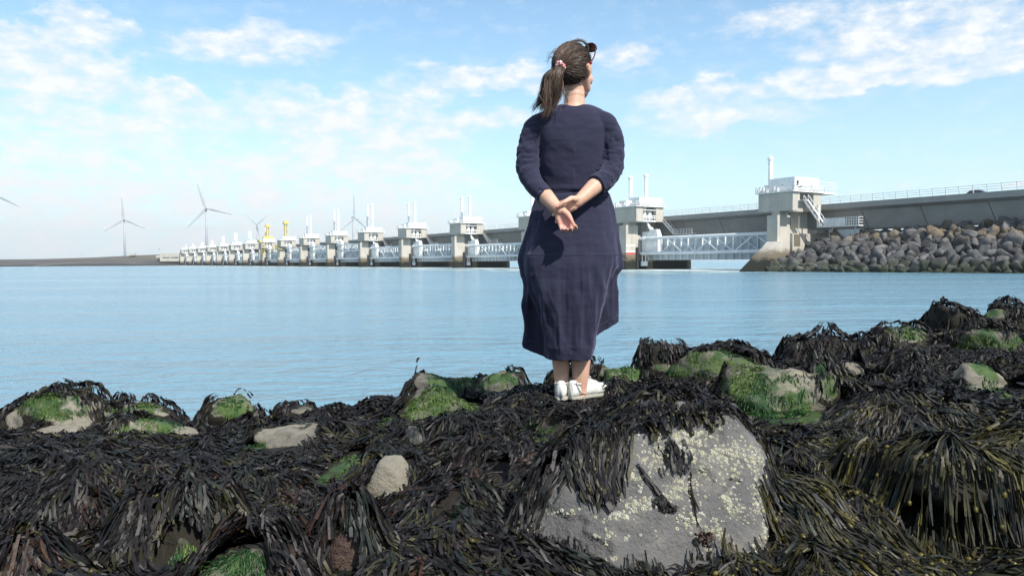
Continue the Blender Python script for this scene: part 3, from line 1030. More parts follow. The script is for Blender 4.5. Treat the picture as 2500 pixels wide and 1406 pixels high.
# ------------------------------------------------------------------ wind turbines
def turbine(px, py, Y, blade, angs, yaw, label):
    hub = at(px, py, Y)
    base = Vector((hub.x, hub.y, 0))
    t = empty('wind_turbine', base, yaw)
    tag(t, label, 'wind turbine', 'wind turbines beyond the barrier')
    hz = hub.z
    k = blade / 44
    MB().tube([(0, 0, -1), (0, 0, hz * .5), (0, 0, hz - 1.5)], [2.6 * k, 2.1 * k, 1.35 * k], 14).build('tower', M_TURB, t, smooth=True)
    MB().tube([(0, 4.2 * k, hz), (0, 5.0 * k, hz), (0, 0, hz), (0, -3.4 * k, hz)], [.3, 1.3 * k, 2.5 * k, 2.0 * k], 12).build('nacelle', M_TURB, t, smooth=True)
    MB().tube([(0, -3.3 * k, hz), (0, -4.6 * k, hz), (0, -6.0 * k, hz)], [1.9 * k, 1.7 * k, .35], 12).build('hub', M_TURB, t, smooth=True)
    mb = MB()
    st = [(0.0, 1.0, 1.0), (0.06, 1.0, .9), (.18, 2.3, .55), (.4, 1.75, .4), (.7, 1.15, .28), (.92, .7, .18), (1.0, .15, .08)]
    n = 8
    for (f, ch, th) in st:
        for j in range(n):
            a = 2 * math.pi * j / n
            tw = .25 * (1 - f)
            x, y = ch * k * math.cos(a) - ch * k * .25 * (f > .1), th * k * math.sin(a)
            mb.v.append((x * math.cos(tw) - y * math.sin(tw), x * math.sin(tw) + y * math.cos(tw), f * blade))
    for i in range(len(st) - 1):
        for j in range(n):
            mb.f.append((i * n + j, i * n + (j + 1) % n, (i + 1) * n + (j + 1) % n, (i + 1) * n + j))
    mb.f.append(tuple(range(len(st) * n - n, len(st) * n)))
    me = mb.mesh('blade')
    for a in angs:
        o = link('blade', me, t, M_TURB, True)
        o.location = (0, -4.6 * k, hz)
        o.rotation_euler = (0, R(a), 0)


if 'far' not in SKIP:
    build_dam()
    turbine(303, 536, 1543, 46, (-3, 116, 236), R(18), 'white wind turbine standing alone above the dark dam at left')
    turbine(503, 509, 1248, 44, (-17, 104, 222), R(20), 'tallest white wind turbine, over the far end of the barrier')
    turbine(627, 549, 1780, 35, (-47, 47, 170), R(22), 'small far wind turbine left of the yellow towers')
    turbine(862, 531, 1507, 47, (0, 128, 228), R(40), 'white wind turbine rising behind the middle of the barrier')
    turbine(-14, 475, 996, 36, (118, 238, 358), R(15), 'wind turbine at the left edge, only one blade tip in view')


# ------------------------------------------------------------------ gulls
def build_bird(px, py, Y, rz, flap, label):
    p = at(px, py, Y)
    t = empty('bird', p, rz)
    tag(t, label, 'bird', 'gulls in the air')
    MB().tube([(-.28, 0, 0), (-.15, 0, .03), (.1, 0, .04), (.25, 0, .04), (.33, 0, .03)], [.02, .07, .09, .06, .015], 8).build('body', M_BIRD, t, True)
    for s in (-1, 1):
        mb = MB()
        for (y, z, c, x) in ((0, .05, .16, 0), (.28, .05 + .16 * flap, .15, .05), (.62, .05 + .1 * flap, .05, -.06)):
            mb.v += [(x + c / 2, s * y, z + .01), (x - c / 2, s * y, z), (x, s * y, z + .03)]
        for i in range(2):
            for j in range(3):
                mb.f.append((i * 3 + j, i * 3 + (j + 1) % 3, i * 3 + 3 + (j + 1) % 3, i * 3 + 3 + j))
        mb.f += [(0, 1, 2), (6, 7, 8)]
        mb.build('wing', M_BIRD, t)


M_BIRD = surf('gull_feather', (0.25, 0.25, 0.26), None, 0.8, bump=0)
if 'far' not in SKIP:
    for k, (px, py, rz, fl) in enumerate(((1909, 452, .3, 1), (1941, 456, 1.0, .5), (1946, 452, -.5, 1.2), (1955, 455, .2, -.4), (1951, 458, .1, .8), (1981, 454, .8, 1))):
        build_bird(px, py, 140, rz, fl, ('leftmost gull of the small flock over the end pier, just right of its chimney', 'dark gull in mid flock over the end pier, at left of the tight group', 'highest gull of the tight group over the end pier', 'gull at the right of the tight group over the end pier', 'lowest gull of the tight group over the end pier', 'rightmost gull of the small flock over the end pier, apart from the group')[k])
    build_bird(388, 609, 260, .4, 1, 'single dark gull over the dam left of the barrier')
    build_bird(199, 622, 330, 1.2, .6, 'tiny dark gull low over the dam at far left')


# ------------------------------------------------------------------ rocky shore in the foreground
# heights of the shore between the boulders, measured (pixel, distance)
GROUND = [
    (-300, 1400, 1.5), (0, 1420, 1.55), (350, 1420, 1.5), (700, 1420, 1.42), (1100, 1430, 1.38), (1350, 1480, 1.42), (1600, 1520, 1.42), (1850, 1490, 1.42), (1330, 1400, 1.62), (1560, 1430, 1.62), (1830, 1425, 1.62), (2000, 1420, 1.46), (2230, 1460, 1.62), (2560, 1400, 1.5), (2900, 1350, 1.5),
    (-300, 1240, 2.1), (60, 1250, 2.05), (350, 1240, 2.05), (700, 1260, 1.95), (1050, 1260, 1.85), (1250, 1230, 1.95), (1950, 1240, 1.85), (2150, 1300, 1.75), (2320, 1340, 1.85), (2600, 1250, 2.0),
    (-200, 1120, 2.9), (150, 1120, 2.85), (450, 1120, 2.75), (700, 1130, 2.7), (1000, 1120, 2.6), (1250, 1080, 2.7), (1950, 1080, 2.4), (2200, 1040, 2.45), (2450, 1010, 2.6), (2800, 980, 2.8),
    (-200, 1070, 3.8), (100, 1075, 3.7), (400, 1075, 3.65), (700, 1055, 3.5), (950, 1035, 3.3), (1200, 1010, 3.2), (1450, 985, 3.3), (1700, 980, 3.1), (2050, 970, 3.1), (2300, 950, 3.2), (2600, 920, 3.4),
    (-200, 1040, 4.6), (150, 1045, 4.6), (450, 1040, 4.7), (700, 1020, 4.6), (950, 990, 4.3), (1200, 960, 4.1), (1450, 945, 4.1), (1700, 920, 4.0), (2000, 900, 4.2), (2250, 870, 4.4), (2500, 840, 4.5),
    (-200, 1055, 5.4), (150, 1060, 5.5), (450, 1065, 5.5), (800, 1040, 5.3), (1100, 985, 5.1), (1450, 960, 5.1), (1750, 910, 5.0), (2050, 870, 5.2), (2350, 810, 5.6), (2650, 790, 5.6),
]
gp = np.array([list(at(a, b, c)) for a, b, c in GROUND])
far_pts = []
for x in np.linspace(-6, 9, 12):
    k = max(0.0, x) * 0.35
    far_pts += [(x, 7.2 + k, 0.35), (x, 8.6 + k, -0.5), (x, 10.5 + k, -1.3), (x, 0.4, H - 0.72), (x, -0.6, H - 0.75)]
gp = np.concatenate([gp, np.array(far_pts)])


def tps(r2):
    return 0.5 * r2 * np.log(r2 + 1e-9)


D2 = ((gp[:, None, :2] - gp[None, :, :2]) ** 2).sum(2)
n_ = len(gp)
A_ = np.zeros((n_ + 3, n_ + 3))
A_[:n_, :n_] = tps(D2) + np.eye(n_) * 0.02
A_[:n_, n_] = 1
A_[:n_, n_ + 1:] = gp[:, :2]
A_[n_:, :n_] = A_[:n_, n_:].T
wts = np.linalg.solve(A_, np.concatenate([gp[:, 2], np.zeros(3)]))


def ground_z(x, y):
    x = np.asarray(x, float)
    y = np.asarray(y, float)
    out = np.empty(x.size)
    xf, yf = x.ravel(), y.ravel()
    for s in range(0, x.size, 20000):
        q = np.stack([xf[s:s + 20000], yf[s:s + 20000]], 1)
        r2 = ((q[:, None] - gp[None, :, :2]) ** 2).sum(2)
        out[s:s + 20000] = tps(r2) @ wts[:n_] + wts[n_] + q @ wts[n_ + 1:]
    P = np.stack([xf, yf, xf * 0], 1)
    out += 0.045 * fbm(P, 2.2, 3, 4)
    return out.reshape(x.shape)


def meet_ground(px, py, Y, up=.085):
    ys = np.linspace(1.1, 3.2, 160)
    q = np.array([list(at(px, py, w)) for w in ys])
    hit = np.nonzero(q[:, 2] < ground_z(q[:, 0], q[:, 1]) + up)[0]
    return ys[hit[0]] if len(hit) else Y


def zone(px, py, Y, rx, ry, depth=None):
    low = py > 1180 and px < 800
    if low:          # on the low ground: find where that line of sight meets it
        Y = meet_ground(px, py, Y)
    c = at(px, py, Y)
    return (np.array(c), rx / FPX * Y, (depth or (ry / FPX * Y * 2.6 if low else 0.35)), max(.13, ry / FPX * Y) if low else ry / FPX * Y)


# bare stone showing between the weed                      px, py, distance, half width, half height
BARE = [zone(*a) for a in (
    (45, 1022, 4.45, 34, 20), (115, 1062, 4.1, 60, 14), (395, 1058, 3.85, 82, 44), (400, 1000, 4.8, 30, 16), (560, 990, 4.45, 45, 14),
    (705, 1085, 3.1, 105, 42), (710, 1020, 4.4, 34, 12), (955, 1165, 2.3, 55, 62), (905, 1205, 2.3, 30, 20),
    (1085, 930, 3.95, 75, 30), (1080, 985, 3.5, 105, 45), (1210, 935, 4.3, 60, 24), (1000, 1062, 2.85, 45, 16), (1120, 1085, 2.85, 50, 12),
    (940, 1030, 3.5, 40, 14), (1510, 915, 4.1, 45, 24), (1750, 890, 3.8, 85, 30), (1650, 915, 3.8, 60, 14), (1880, 960, 2.9, 105, 80), (1895, 915, 3.0, 70, 22), (1990, 1010, 2.9, 30, 26),
    (2015, 910, 3.6, 24, 40), (2085, 905, 3.8, 25, 20), (2390, 845, 4.5, 50, 40), (2400, 915, 3.4, 58, 34), (2440, 975, 3.05, 75, 34), (2440, 765, 5.5, 26, 14), (2495, 830, 4.4, 24, 20),
    (1940, 832, 4.6, 34, 10), (2230, 820, 4.9, 40, 16), (2380, 840, 5.0, 30, 14),
    (180, 1260, 1.95, 60, 32), (430, 1275, 1.9, 70, 26), (560, 1375, 1.45, 90, 42), (50, 1385, 1.5, 50, 30), (845, 1345, 1.5, 45, 45), (840, 1140, 2.6, 34, 30), (1100, 1240, 1.9, 34, 50),
    (1215, 1120, 2.3, 30, 34), (1390, 1040, 2.6, 46, 26), (150, 1050, 4.3, 30, 26), (1412, 962, 3.36, 82, 16, .2))]
# where green weed grows on the stone
GREEN = [zone(*a) for a in (
    (80, 985, 4.4, 110, 28), (170, 1000, 4.5, 60, 18), (330, 1000, 4.75, 70, 22), (345, 1060, 3.85, 80, 44), (570, 995, 4.4, 65, 26),
    (1080, 990, 3.5, 115, 50), (1110, 925, 3.95, 85, 34), (1215, 935, 4.3, 65, 24), (920, 1030, 3.5, 70, 20), (1520, 915, 4.1, 60, 26), (1300, 1040, 2.9, 60, 30),
    (1760, 885, 3.8, 110, 34), (1650, 915, 3.8, 70, 18), (1870, 975, 2.9, 120, 80), (2000, 930, 2.95, 26, 40), (2015, 900, 3.6, 26, 30),
    (2390, 840, 4.5, 62, 44), (2440, 980, 3.05, 90, 36), (2400, 900, 3.4, 30, 34), (2440, 765, 5.5, 40, 18), (2240, 815, 4.9, 60, 18), (1960, 830, 4.6, 60, 12), (2495, 840, 4.4, 34, 34), (2310, 868, 4.4, 30, 12),
    (180, 1270, 1.95, 80, 50), (430, 1275, 1.9, 90, 30), (560, 1370, 1.45, 110, 50), (60, 1385, 1.5, 80, 36), (830, 1130, 2.6, 50, 40), (400, 1190, 2.2, 60, 20), (1390, 1035, 2.6, 60, 30), (1120, 1220, 1.9, 40, 60), (640, 1090, 3.1, 30, 16), (160, 1090, 3.9, 70, 16))]


GREEN_IN = [(c, rx * .85, ry, rz * .85) for (c, rx, ry, rz) in GREEN]


def in_zones(P, Z, soft=False):
    v = np.zeros(len(P))
    for (c, rx, ry, rz) in Z:
        d = ((P - c) / np.array([rx, ry, rz]))
        r2 = (d ** 2).sum(1)
        v = np.maximum(v, np.clip(1.5 - r2, 0, 1) if soft else (r2 < 1))
    return v


# boulder stone: grey with pale crusts, green algae where the attribute says so
def boulder_mat(name, base, base2, warm):
    m, t = newmat(name)
    tcn = t.n('ShaderNodeTexCoord')
    g = t.n('ShaderNodeNewGeometry')
    pos = g.outputs['Position']
    n = t.noise(pos, 3.2, 7, 0.62)
    c = t.mix(t.ramp(n, 0.34, 0.66), base2, base)
    n5 = t.noise(pos, 38.0, 4, 0.7)
    c = t.mix(t.m('MULTIPLY', t.ramp(n5, 0.5, 0.75), 0.35), c, tuple(x * 0.55 for x in base))
    n3 = t.noise(pos, 9.0, 5, 0.65)
    c = t.mix(t.m('MULTIPLY', t.ramp(n3, 0.52, 0.68), 0.6), c, warm)
    at_ = t.n('ShaderNodeAttribute', attribute_name='algae')
    n2 = t.noise(pos, 11.0, 6, 0.68)
    al = t.ramp(t.m('ADD', at_.outputs['Fac'], t.m('MULTIPLY', t.m('SUBTRACT', n2, 0.5), 3.4)), 0.45, 1.15)
    n4 = t.noise(pos, 5.0, 4, 0.6)
    gcol = t.mix(t.ramp(n4, 0.35, 0.65), (0.012, 0.046, 0.012), (0.066, 0.105, 0.024))
    gcol = t.mix(t.m('MULTIPLY', t.ramp(t.noise(pos, 60, 3, 0.7), 0.45, 0.7), 0.5), gcol, (0.012, 0.035, 0.010))
    c = t.mix(al, c, gcol)
    cv = t.n('ShaderNodeAttribute', attribute_name='cover')
    cov_ = t.ramp(t.m('ADD', cv.outputs['Fac'], t.m('MULTIPLY', t.m('SUBTRACT', t.noise(pos, 16.0, 5, 0.7), 0.5), 1.3)), 0.35, 0.6)
    c = t.mix(cov_, c, (0.016, 0.014, 0.009))
    cr = t.n('ShaderNodeAttribute', attribute_name='crust')
    c = t.mix(t.m('MULTIPLY', t.ramp(t.m('ADD', cr.outputs['Fac'], t.m('MULTIPLY', t.m('SUBTRACT', t.noise(pos, 70.0, 4, 0.7), 0.5), 1.2)), 0.45, 0.85), 0.5), c, (0.22, 0.21, 0.165))
    h = t.m('ADD', t.noise(pos, 14.0, 7, 0.66), t.m('MULTIPLY', t.noise(pos, 120.0, 3, 0.6), 0.25))
    b = t.bump(h, 0.8, 0.03)
    t.out(t.bsdf(c, t.ramp(al, 0, 1, 0.85, 0.6), 0.3, b))
    return m


M_BOULD = boulder_mat('boulder_grey', (0.15, 0.138, 0.115), (0.08, 0.075, 0.066), (0.20, 0.18, 0.125))
M_BOULD2 = boulder_mat('boulder_beige', (0.215, 0.195, 0.155), (0.125, 0.115, 0.095), (0.25, 0.225, 0.15))
M_BIG = boulder_mat('boulder_slate', (0.140, 0.134, 0.128), (0.084, 0.082, 0.082), (0.17, 0.16, 0.14))
M_RED = M_RED
M_MAROON = boulder_mat('boulder_maroon', (0.070, 0.040, 0.034), (0.045, 0.028, 0.026), (0.11, 0.08, 0.055))

M_HOLLOW = boulder_mat('boulder_hollow_shade', (0.016, 0.014, 0.012), (0.009, 0.008, 0.007), (0.02, 0.018, 0.012))  # near-black colour paints the hollow's shade onto the stone

BOULDERS = [  # x0, x1, top, bottom, distance, depth factor, material, label
    (-40, 235, 962, 1110, 4.5, .9, M_BOULD2, 'large weed-hung boulder with a green crown at the left edge'),
    (238, 420, 986, 1090, 4.9, .9, M_BOULD2, 'boulder with mossy ochre top on the left skyline, behind a rounded pale one'),
    (275, 478, 1022, 1130, 3.9, .9, M_BOULD2, 'rounded green and beige boulder with a white speck at left'),
    (482, 640, 975, 1090, 4.5, .9, M_BOULD2, 'pointed boulder with green top on the skyline left of centre'),
    (645, 770, 992, 1080, 4.7, .9, M_BOULD, 'low dark weedy boulder at the water edge left of centre'),
    (605, 805, 1052, 1170, 3.1, .8, M_BOULD2, 'bare pale grey angular slab left of the woman'),
    (885, 1002, 1120, 1250, 2.35, .9, M_BOULD2, 'small bare rounded pale stone in the weed, left of the large slate boulder'),
    (1015, 1200, 912, 1040, 4.0, .9, M_BOULD, 'olive mossy boulder with pale patches on the skyline left of the woman'),
    (975, 1180, 955, 1080, 3.55, .9, M_BOULD, 'dark green pyramid shaped boulder in front of the olive one'),
    (1150, 1320, 910, 1010, 4.4, .9, M_BOULD, 'green topped low boulder just left of the legs'),
    (1325, 1490, 893, 1000, 4.25, .9, M_BOULD, 'weed-covered boulder right behind the legs'),
    (1468, 1562, 900, 985, 4.1, .9, M_BOULD2, 'pale green mossy boulder right of the legs'),
    (1562, 1690, 842, 970, 4.1, .9, M_BOULD, 'tall dark boulder shaggy with weed right of the woman'),
    (1650, 1915, 855, 990, 3.9, .8, M_BOULD, 'wide boulder with pale green slopes behind the slate boulder'),
    (1775, 2012, 900, 1080, 2.95, .9, M_BOULD2, 'bright green boulder with a bare beige top, right of the slate boulder'),
    (1905, 2115, 828, 950, 4.7, .9, M_BOULD, 'weedy boulder with a thin ochre top on the right skyline'),
    (2105, 2335, 803, 950, 4.9, .9, M_BOULD, 'broad dark weedy boulder on the right skyline'),
    (2300, 2470, 744, 900, 5.5, .9, M_BOULD, 'highest dark weedy boulder at the right skyline'),
    (2420, 2620, 750, 900, 5.5, .9, M_BOULD, 'weedy boulder at the right edge of the skyline'),
    (2325, 2480, 805, 900, 4.5, .9, M_BOULD, 'boulder with a bright green patch near the right edge'),
    (2335, 2462, 893, 980, 3.4, .9, M_BOULD2, 'bare pale rounded boulder near the right edge'),
    (2360, 2600, 950, 1050, 3.1, .9, M_BOULD2, 'flat pale green boulder below the bare one at the right edge'),
    (1982, 2062, 882, 965, 3.65, .6, M_BOULD2, 'narrow tilted pale slab right of the green boulder'),
    (2055, 2125, 888, 950, 3.8, .8, M_BOULD2, 'small pale stone half buried in weed on the right'),
    (958, 1180, 1050, 1150, 2.85, .7, M_BOULD, 'low stone with whitish barnacled rim under trailing weed'),
    (55, 200, 1050, 1110, 4.15, .8, M_BOULD2, 'flat pale slab lying low at the left'),
    (-60, 95, 1075, 1190, 3.5, .8, M_BOULD2, 'pale spotted boulder cut by the left edge'),
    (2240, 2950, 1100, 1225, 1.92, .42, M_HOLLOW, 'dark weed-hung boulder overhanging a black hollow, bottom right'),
    (1190, 1570, 978, 1110, 3.42, .9, M_BOULD, 'weed-covered boulder that the woman stands on'),
    (770, 925, 1245, 1460, 1.52, .8, M_MAROON, 'maroon brown stone with white specks at the bottom edge'),
    (105, 262, 1222, 1330, 1.95, .8, M_BOULD, 'low stone with green film poking through the dark weed at lower left'),
    (345, 520, 1248, 1340, 1.9, .8, M_BOULD, 'small green stone in a weed gap above the mossy stone at the bottom edge'),
    (-40, 110, 1362, 1470, 1.5, .8, M_BOULD, 'green stone in the bottom left corner under dark weed'),
    (450, 700, 1352, 1500, 1.50, .9, M_BOULD, 'stone with a bright green mossy face at the bottom edge, left'),
]
bvhs = []
boulder_objs = []


def boulder(spec, k):
    x0, x1, yt, yb, Y, df, mat, lab = spec
    if yt > 1200 and x1 < 760:
        Y = meet_ground((x0 + x1) / 2, yt + 8, Y, .068)
    a, b = at(x0, yt, Y), at(x1, yb, Y)
    w, h = abs(b.x - a.x) / 2, abs(a.z - b.z)
    c = np.array([(a.x + b.x) / 2, Y + w * df * 0.45, a.z - h * 0.62])
    sub = 5 if w * FPX / Y > 60 else 4
    P, F = rock_shape(1300 + k * 13, sub, 13, 18, 0.085)
    top = P[:, 2].max()
    wx = max(P[:, 0].max(), -P[:, 0].min())
    P = P * np.array([w / wx * 1.12, w * df * 1.1, h * 0.62 / top])
    P[:, :2] *= (1 + (1.1 if (yt > 1200 and x1 < 760) else .9 if mat is M_HOLLOW else .35) * np.clip(-P[:, 2:3] / h + (.35 if yt > 1200 else .15), 0, 1))
    P = P + c
    if mat is M_HOLLOW:      # undercut: the stone overhangs a hollow
        P[:, 1] += 1.1 * np.clip(c[2] + .02 - P[:, 2], 0, .4)
    # small breaks and grain
    N = P - c
    N /= np.linalg.norm(N, axis=1)[:, None]
    crk = np.abs(fbm(P * np.array([1, 1, 1.7]), 4.5, k + 40, 3))
    P += N * (0.024 * fbm(P, 9.0, k, 4, .6) - 0.02 * np.clip(1 - crk * 9, 0, 1))[:, None] * min(1, w * 4)
    alg = in_zones(P, GREEN, True)
    cover = 1.0 - np.maximum(in_zones(P, BARE, True), alg * .8)
    me = npmesh('boulder', P - c, F, {'algae': alg, 'cover': cover})
    o = link('boulder', me, None, mat, True)
    o.location = c
    tag(o, lab, 'boulder', 'boulders of the near shore')
    bvhs.append((BVHTree.FromPolygons(P.tolist(), F.tolist()), o))
    boulder_objs.append(o)
    return o


# the big slate boulder: a broken block with a wide flat face towards us
def big_boulder():
    Yf = 1.72
    face = [(1268, 1300), (1312, 1190), (1390, 1100), (1560, 1045), (1730, 1012), (1795, 1016), (1868, 1100), (1862, 1210), (1874, 1310), (1868, 1400), (1500, 1440), (1300, 1400)]
    pts = []
    for (x, y) in face:
        k = (1400 - y) / 390           # the face leans back as it rises
        pts.append(at(x, y, Yf - 0.06 + 0.20 * k + 0.05 * ((x - 1550) / 300) ** 2))
    back = [(1330, 1150, 2.15), (1450, 1020, 2.35), (1600, 955, 2.45), (1700, 965, 2.45), (1800, 1010, 2.3), (1880, 1120, 2.1), (1880, 1350, 2.0), (1350, 1350, 2.1), (1560, 1010, 2.0), (1690, 990, 2.0)]
    pts += [at(*q) for q in back]
    bm = bmesh.new()
    for p in pts:
        bm.verts.new(p)
    r = bmesh.ops.convex_hull(bm, input=bm.verts)
    for v in [v for v in bm.verts if not v.link_faces]:
        bm.verts.remove(v)
    me = bpy.data.meshes.new('hull')
    bm.to_mesh(me)
    bm.free()
    o = bpy.data.objects.new('tmp', me)
    COL.objects.link(o)
    md = o.modifiers.new('r', 'REMESH')
    md.mode = 'VOXEL'
    md.voxel_size = 0.0075
    md2 = o.modifiers.new('s', 'SMOOTH')
    md2.iterations = 10
    md2.factor = .5
    dg = bpy.context.evaluated_depsgraph_get()
    ev = o.evaluated_get(dg).to_mesh()
    P = np.array([v.co[:] for v in ev.vertices])
    ev.calc_loop_triangles()
    F = np.array([t.vertices[:] for t in ev.loop_triangles])
    N = np.array([v.normal[:] for v in ev.vertices])
    o.evaluated_get(dg).to_mesh_clear()
    bpy.data.objects.remove(o)
    P = P + N * (0.022 * fbm(P, 4.0, 11, 3) + 0.009 * fbm(P, 16.0, 12, 4, .6))[:, None]
    # ledges broken off the face
    s = fbm(P * np.array([1, 1, 2.2]), 5.0, 21, 3)
    P = P - N * (0.010 * (s > 0.22))[:, None]
    c = P.mean(0)
    alg = np.zeros(len(P))
    me = npmesh('boulder', P - c, F, {'algae': alg, 'cover': alg * 0})
    o = link('boulder', me, None, M_BIG, True)
    o.location = c
    tag(o, 'large slate grey boulder with a flat barnacled face, front centre right', 'boulder', 'boulders of the near shore')
    bvhs.append((BVHTree.FromPolygons(P.tolist(), F.tolist()), o))
    boulder_objs.append(o)
    return o, P, F, N


if 'shore' not in SKIP:
    for k, s_ in enumerate(BOULDERS):
        boulder(s_, k)
    BIG, BP, BF, BN = big_boulder()

    # ground sheet
    gx = np.linspace(-6, 9, 270)
    gy = np.linspace(-0.8, 12, 230)
    X_, Y_ = np.meshgrid(gx, gy)
    Z_ = ground_z(X_, Y_) - 0.03
    nx, ny = len(gx), len(gy)
    idx = np.arange(nx * ny).reshape(ny, nx)
    F_ = np.stack([idx[:-1, :-1], idx[:-1, 1:], idx[1:, 1:], idx[1:, :-1]], -1).reshape(-1, 4)
    Pg = np.stack([X_, Y_, Z_], -1).reshape(-1, 3)
    gnd = link('shore_ground', npmesh('shore_ground', Pg, F_, {'algae': in_zones(Pg, GREEN, True)}), None, boulder_mat('shore_stone', (0.022, 0.018, 0.014), (0.012, 0.010, 0.008), (0.03, 0.026, 0.016)), True)
    tag(gnd, kind='structure')

    # height map of everything the weed can lie on
    HX0, HX1, HY0, HY1, HS = -5.6, 6.4, 0.6, 7.6, 0.0175
    hx = np.arange(HX0, HX1, HS)
    hy = np.arange(HY0, HY1, HS)
    HXX, HYY = np.meshgrid(hx, hy)
    HM = ground_z(HXX, HYY) - 0.03
    for bv, o in bvhs:
        mn = np.array([list(o.matrix_world @ Vector(c)) for c in o.bound_box]) if False else None
        bb = np.array([c[:] for c in o.bound_box]) + np.array(o.location)
        i0, i1 = np.searchsorted(hx, [bb[:, 0].min(), bb[:, 0].max()])
        j0, j1 = np.searchsorted(hy, [bb[:, 1].min(), bb[:, 1].max()])
        dn = Vector((0, 0, -1))
        for j in range(j0, j1):
            for i in range(i0, i1):
                r = bv.ray_cast(Vector((hx[i], hy[j], 6)), dn)
                if r[0] is not None and r[0].z > HM[j, i]:
                    HM[j, i] = r[0].z
    # soften for the flow of the fronds
    def blur(A, n):
        for _ in range(n):
            A = (np.pad(A, 1, mode='edge')[:-2, 1:-1] + np.pad(A, 1, mode='edge')[2:, 1:-1] + np.pad(A, 1, mode='edge')[1:-1, :-2] + np.pad(A, 1, mode='edge')[1:-1, 2:] + 2 * A) / 6
        return A
    PP_ = np.stack([HXX.ravel(), HYY.ravel(), HM.ravel()], 1)
    lump = (0.075 * np.abs(fbm(PP_, 3.2, 31, 3)) * 1.6 + 0.022 * fbm(PP_, 9.0, 33, 3)).reshape(HM.shape)
    HB = np.maximum(blur(HM, 3), HM) + np.clip(lump, 0, .10)
    HF = blur(HM + lump, 9)
    GYf, GXf = np.gradient(HF, HS)

    def samp(A, x, y):
        fx = np.clip((x - HX0) / HS, 0, A.shape[1] - 1.001)
        fy = np.clip((y - HY0) / HS, 0, A.shape[0] - 1.001)
        i, j = fx.astype(int), fy.astype(int)
        a, b = fx - i, fy - j
        return A[j, i] * (1 - a) * (1 - b) + A[j, i + 1] * a * (1 - b) + A[j + 1, i] * (1 - a) * b + A[j + 1, i + 1] * a * b


# ------------------------------------------------------------------ seaweed
def weed_mat(name, rough, tint):
    m, t = newmat(name)
    a = t.n('ShaderNodeAttribute', attribute_name='col')
    g = t.n('ShaderNodeNewGeometry')
    n = t.noise(g.outputs['Position'], 55.0, 3, 0.6)
    c = t.v('SCALE', a.outputs['Color'], t.ramp(n, 0.3, 0.7, 0.7, 1.3))
    c = t.v('MULTIPLY', c, tint)
    b = t.bump(t.noise(g.outputs['Position'], 160.0, 2, .5), 0.25, 0.003)
    t.out(t.bsdf(c, rough, 0.25, b))
    return m


class Weed:
    def __init__(self):
        self.V, self.F, self.C, self.n = [], [], [], 0

    def strips(self, P, S, W, col):
        """P (n,k,3) centre lines, S (n,k,3) side vectors, W (n,k) half widths, col (n,3)"""
        n, k, _ = P.shape
        A = np.stack([P - S * W[..., None], P + S * W[..., None]], 2)      # n,k,2,3
        base = self.n + (np.arange(n) * k * 2)[:, None] + np.arange(k - 1)[None] * 2
        f = np.stack([base, base + 1, base + 3, base + 2], -1).reshape(-1, 4)
        self.V.append(A.reshape(-1, 3))
        self.F.append(f)
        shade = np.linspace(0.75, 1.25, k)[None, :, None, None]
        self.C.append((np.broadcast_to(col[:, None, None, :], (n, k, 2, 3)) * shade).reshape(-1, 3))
        self.n += n * k * 2

    def beads(self, P, r, axis, col):
        V, F = ico(1)
        n = len(P)
        ax = axis / (np.linalg.norm(axis, axis=1)[:, None] + 1e-9)
        Q = V[None] * r[:, None, None]
        Q = Q + ax[:, None, :] * ((Q * ax[:, None, :]).sum(2) * 0.55)[..., None] + P[:, None]
        f4 = np.concatenate([F, F[:, 2:3]], 1)
        self.bV = getattr(self, 'bV', [])
        self.bF = getattr(self, 'bF', [])
        self.bC = getattr(self, 'bC', [])
        off = getattr(self, 'bn', 0)
        self.bV.append(Q.reshape(-1, 3))
        self.bF.append((F[None] + off + (np.arange(n) * len(V))[:, None, None]).reshape(-1, 3))
        self.bC.append(np.repeat(col, len(V), 0))
        self.bn = off + n * len(V)

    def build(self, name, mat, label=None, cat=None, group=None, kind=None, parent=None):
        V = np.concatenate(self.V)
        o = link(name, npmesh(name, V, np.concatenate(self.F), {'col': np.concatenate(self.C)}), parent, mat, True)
        tag(o, label, cat, group, kind)
        if getattr(self, 'bV', None):
            b = link('bladders', npmesh('bladders', np.concatenate(self.bV), np.concatenate(self.bF), {'col': np.concatenate(self.bC)}), o, M_BLAD, True)
            tag(b, kind='stuff')
        return o


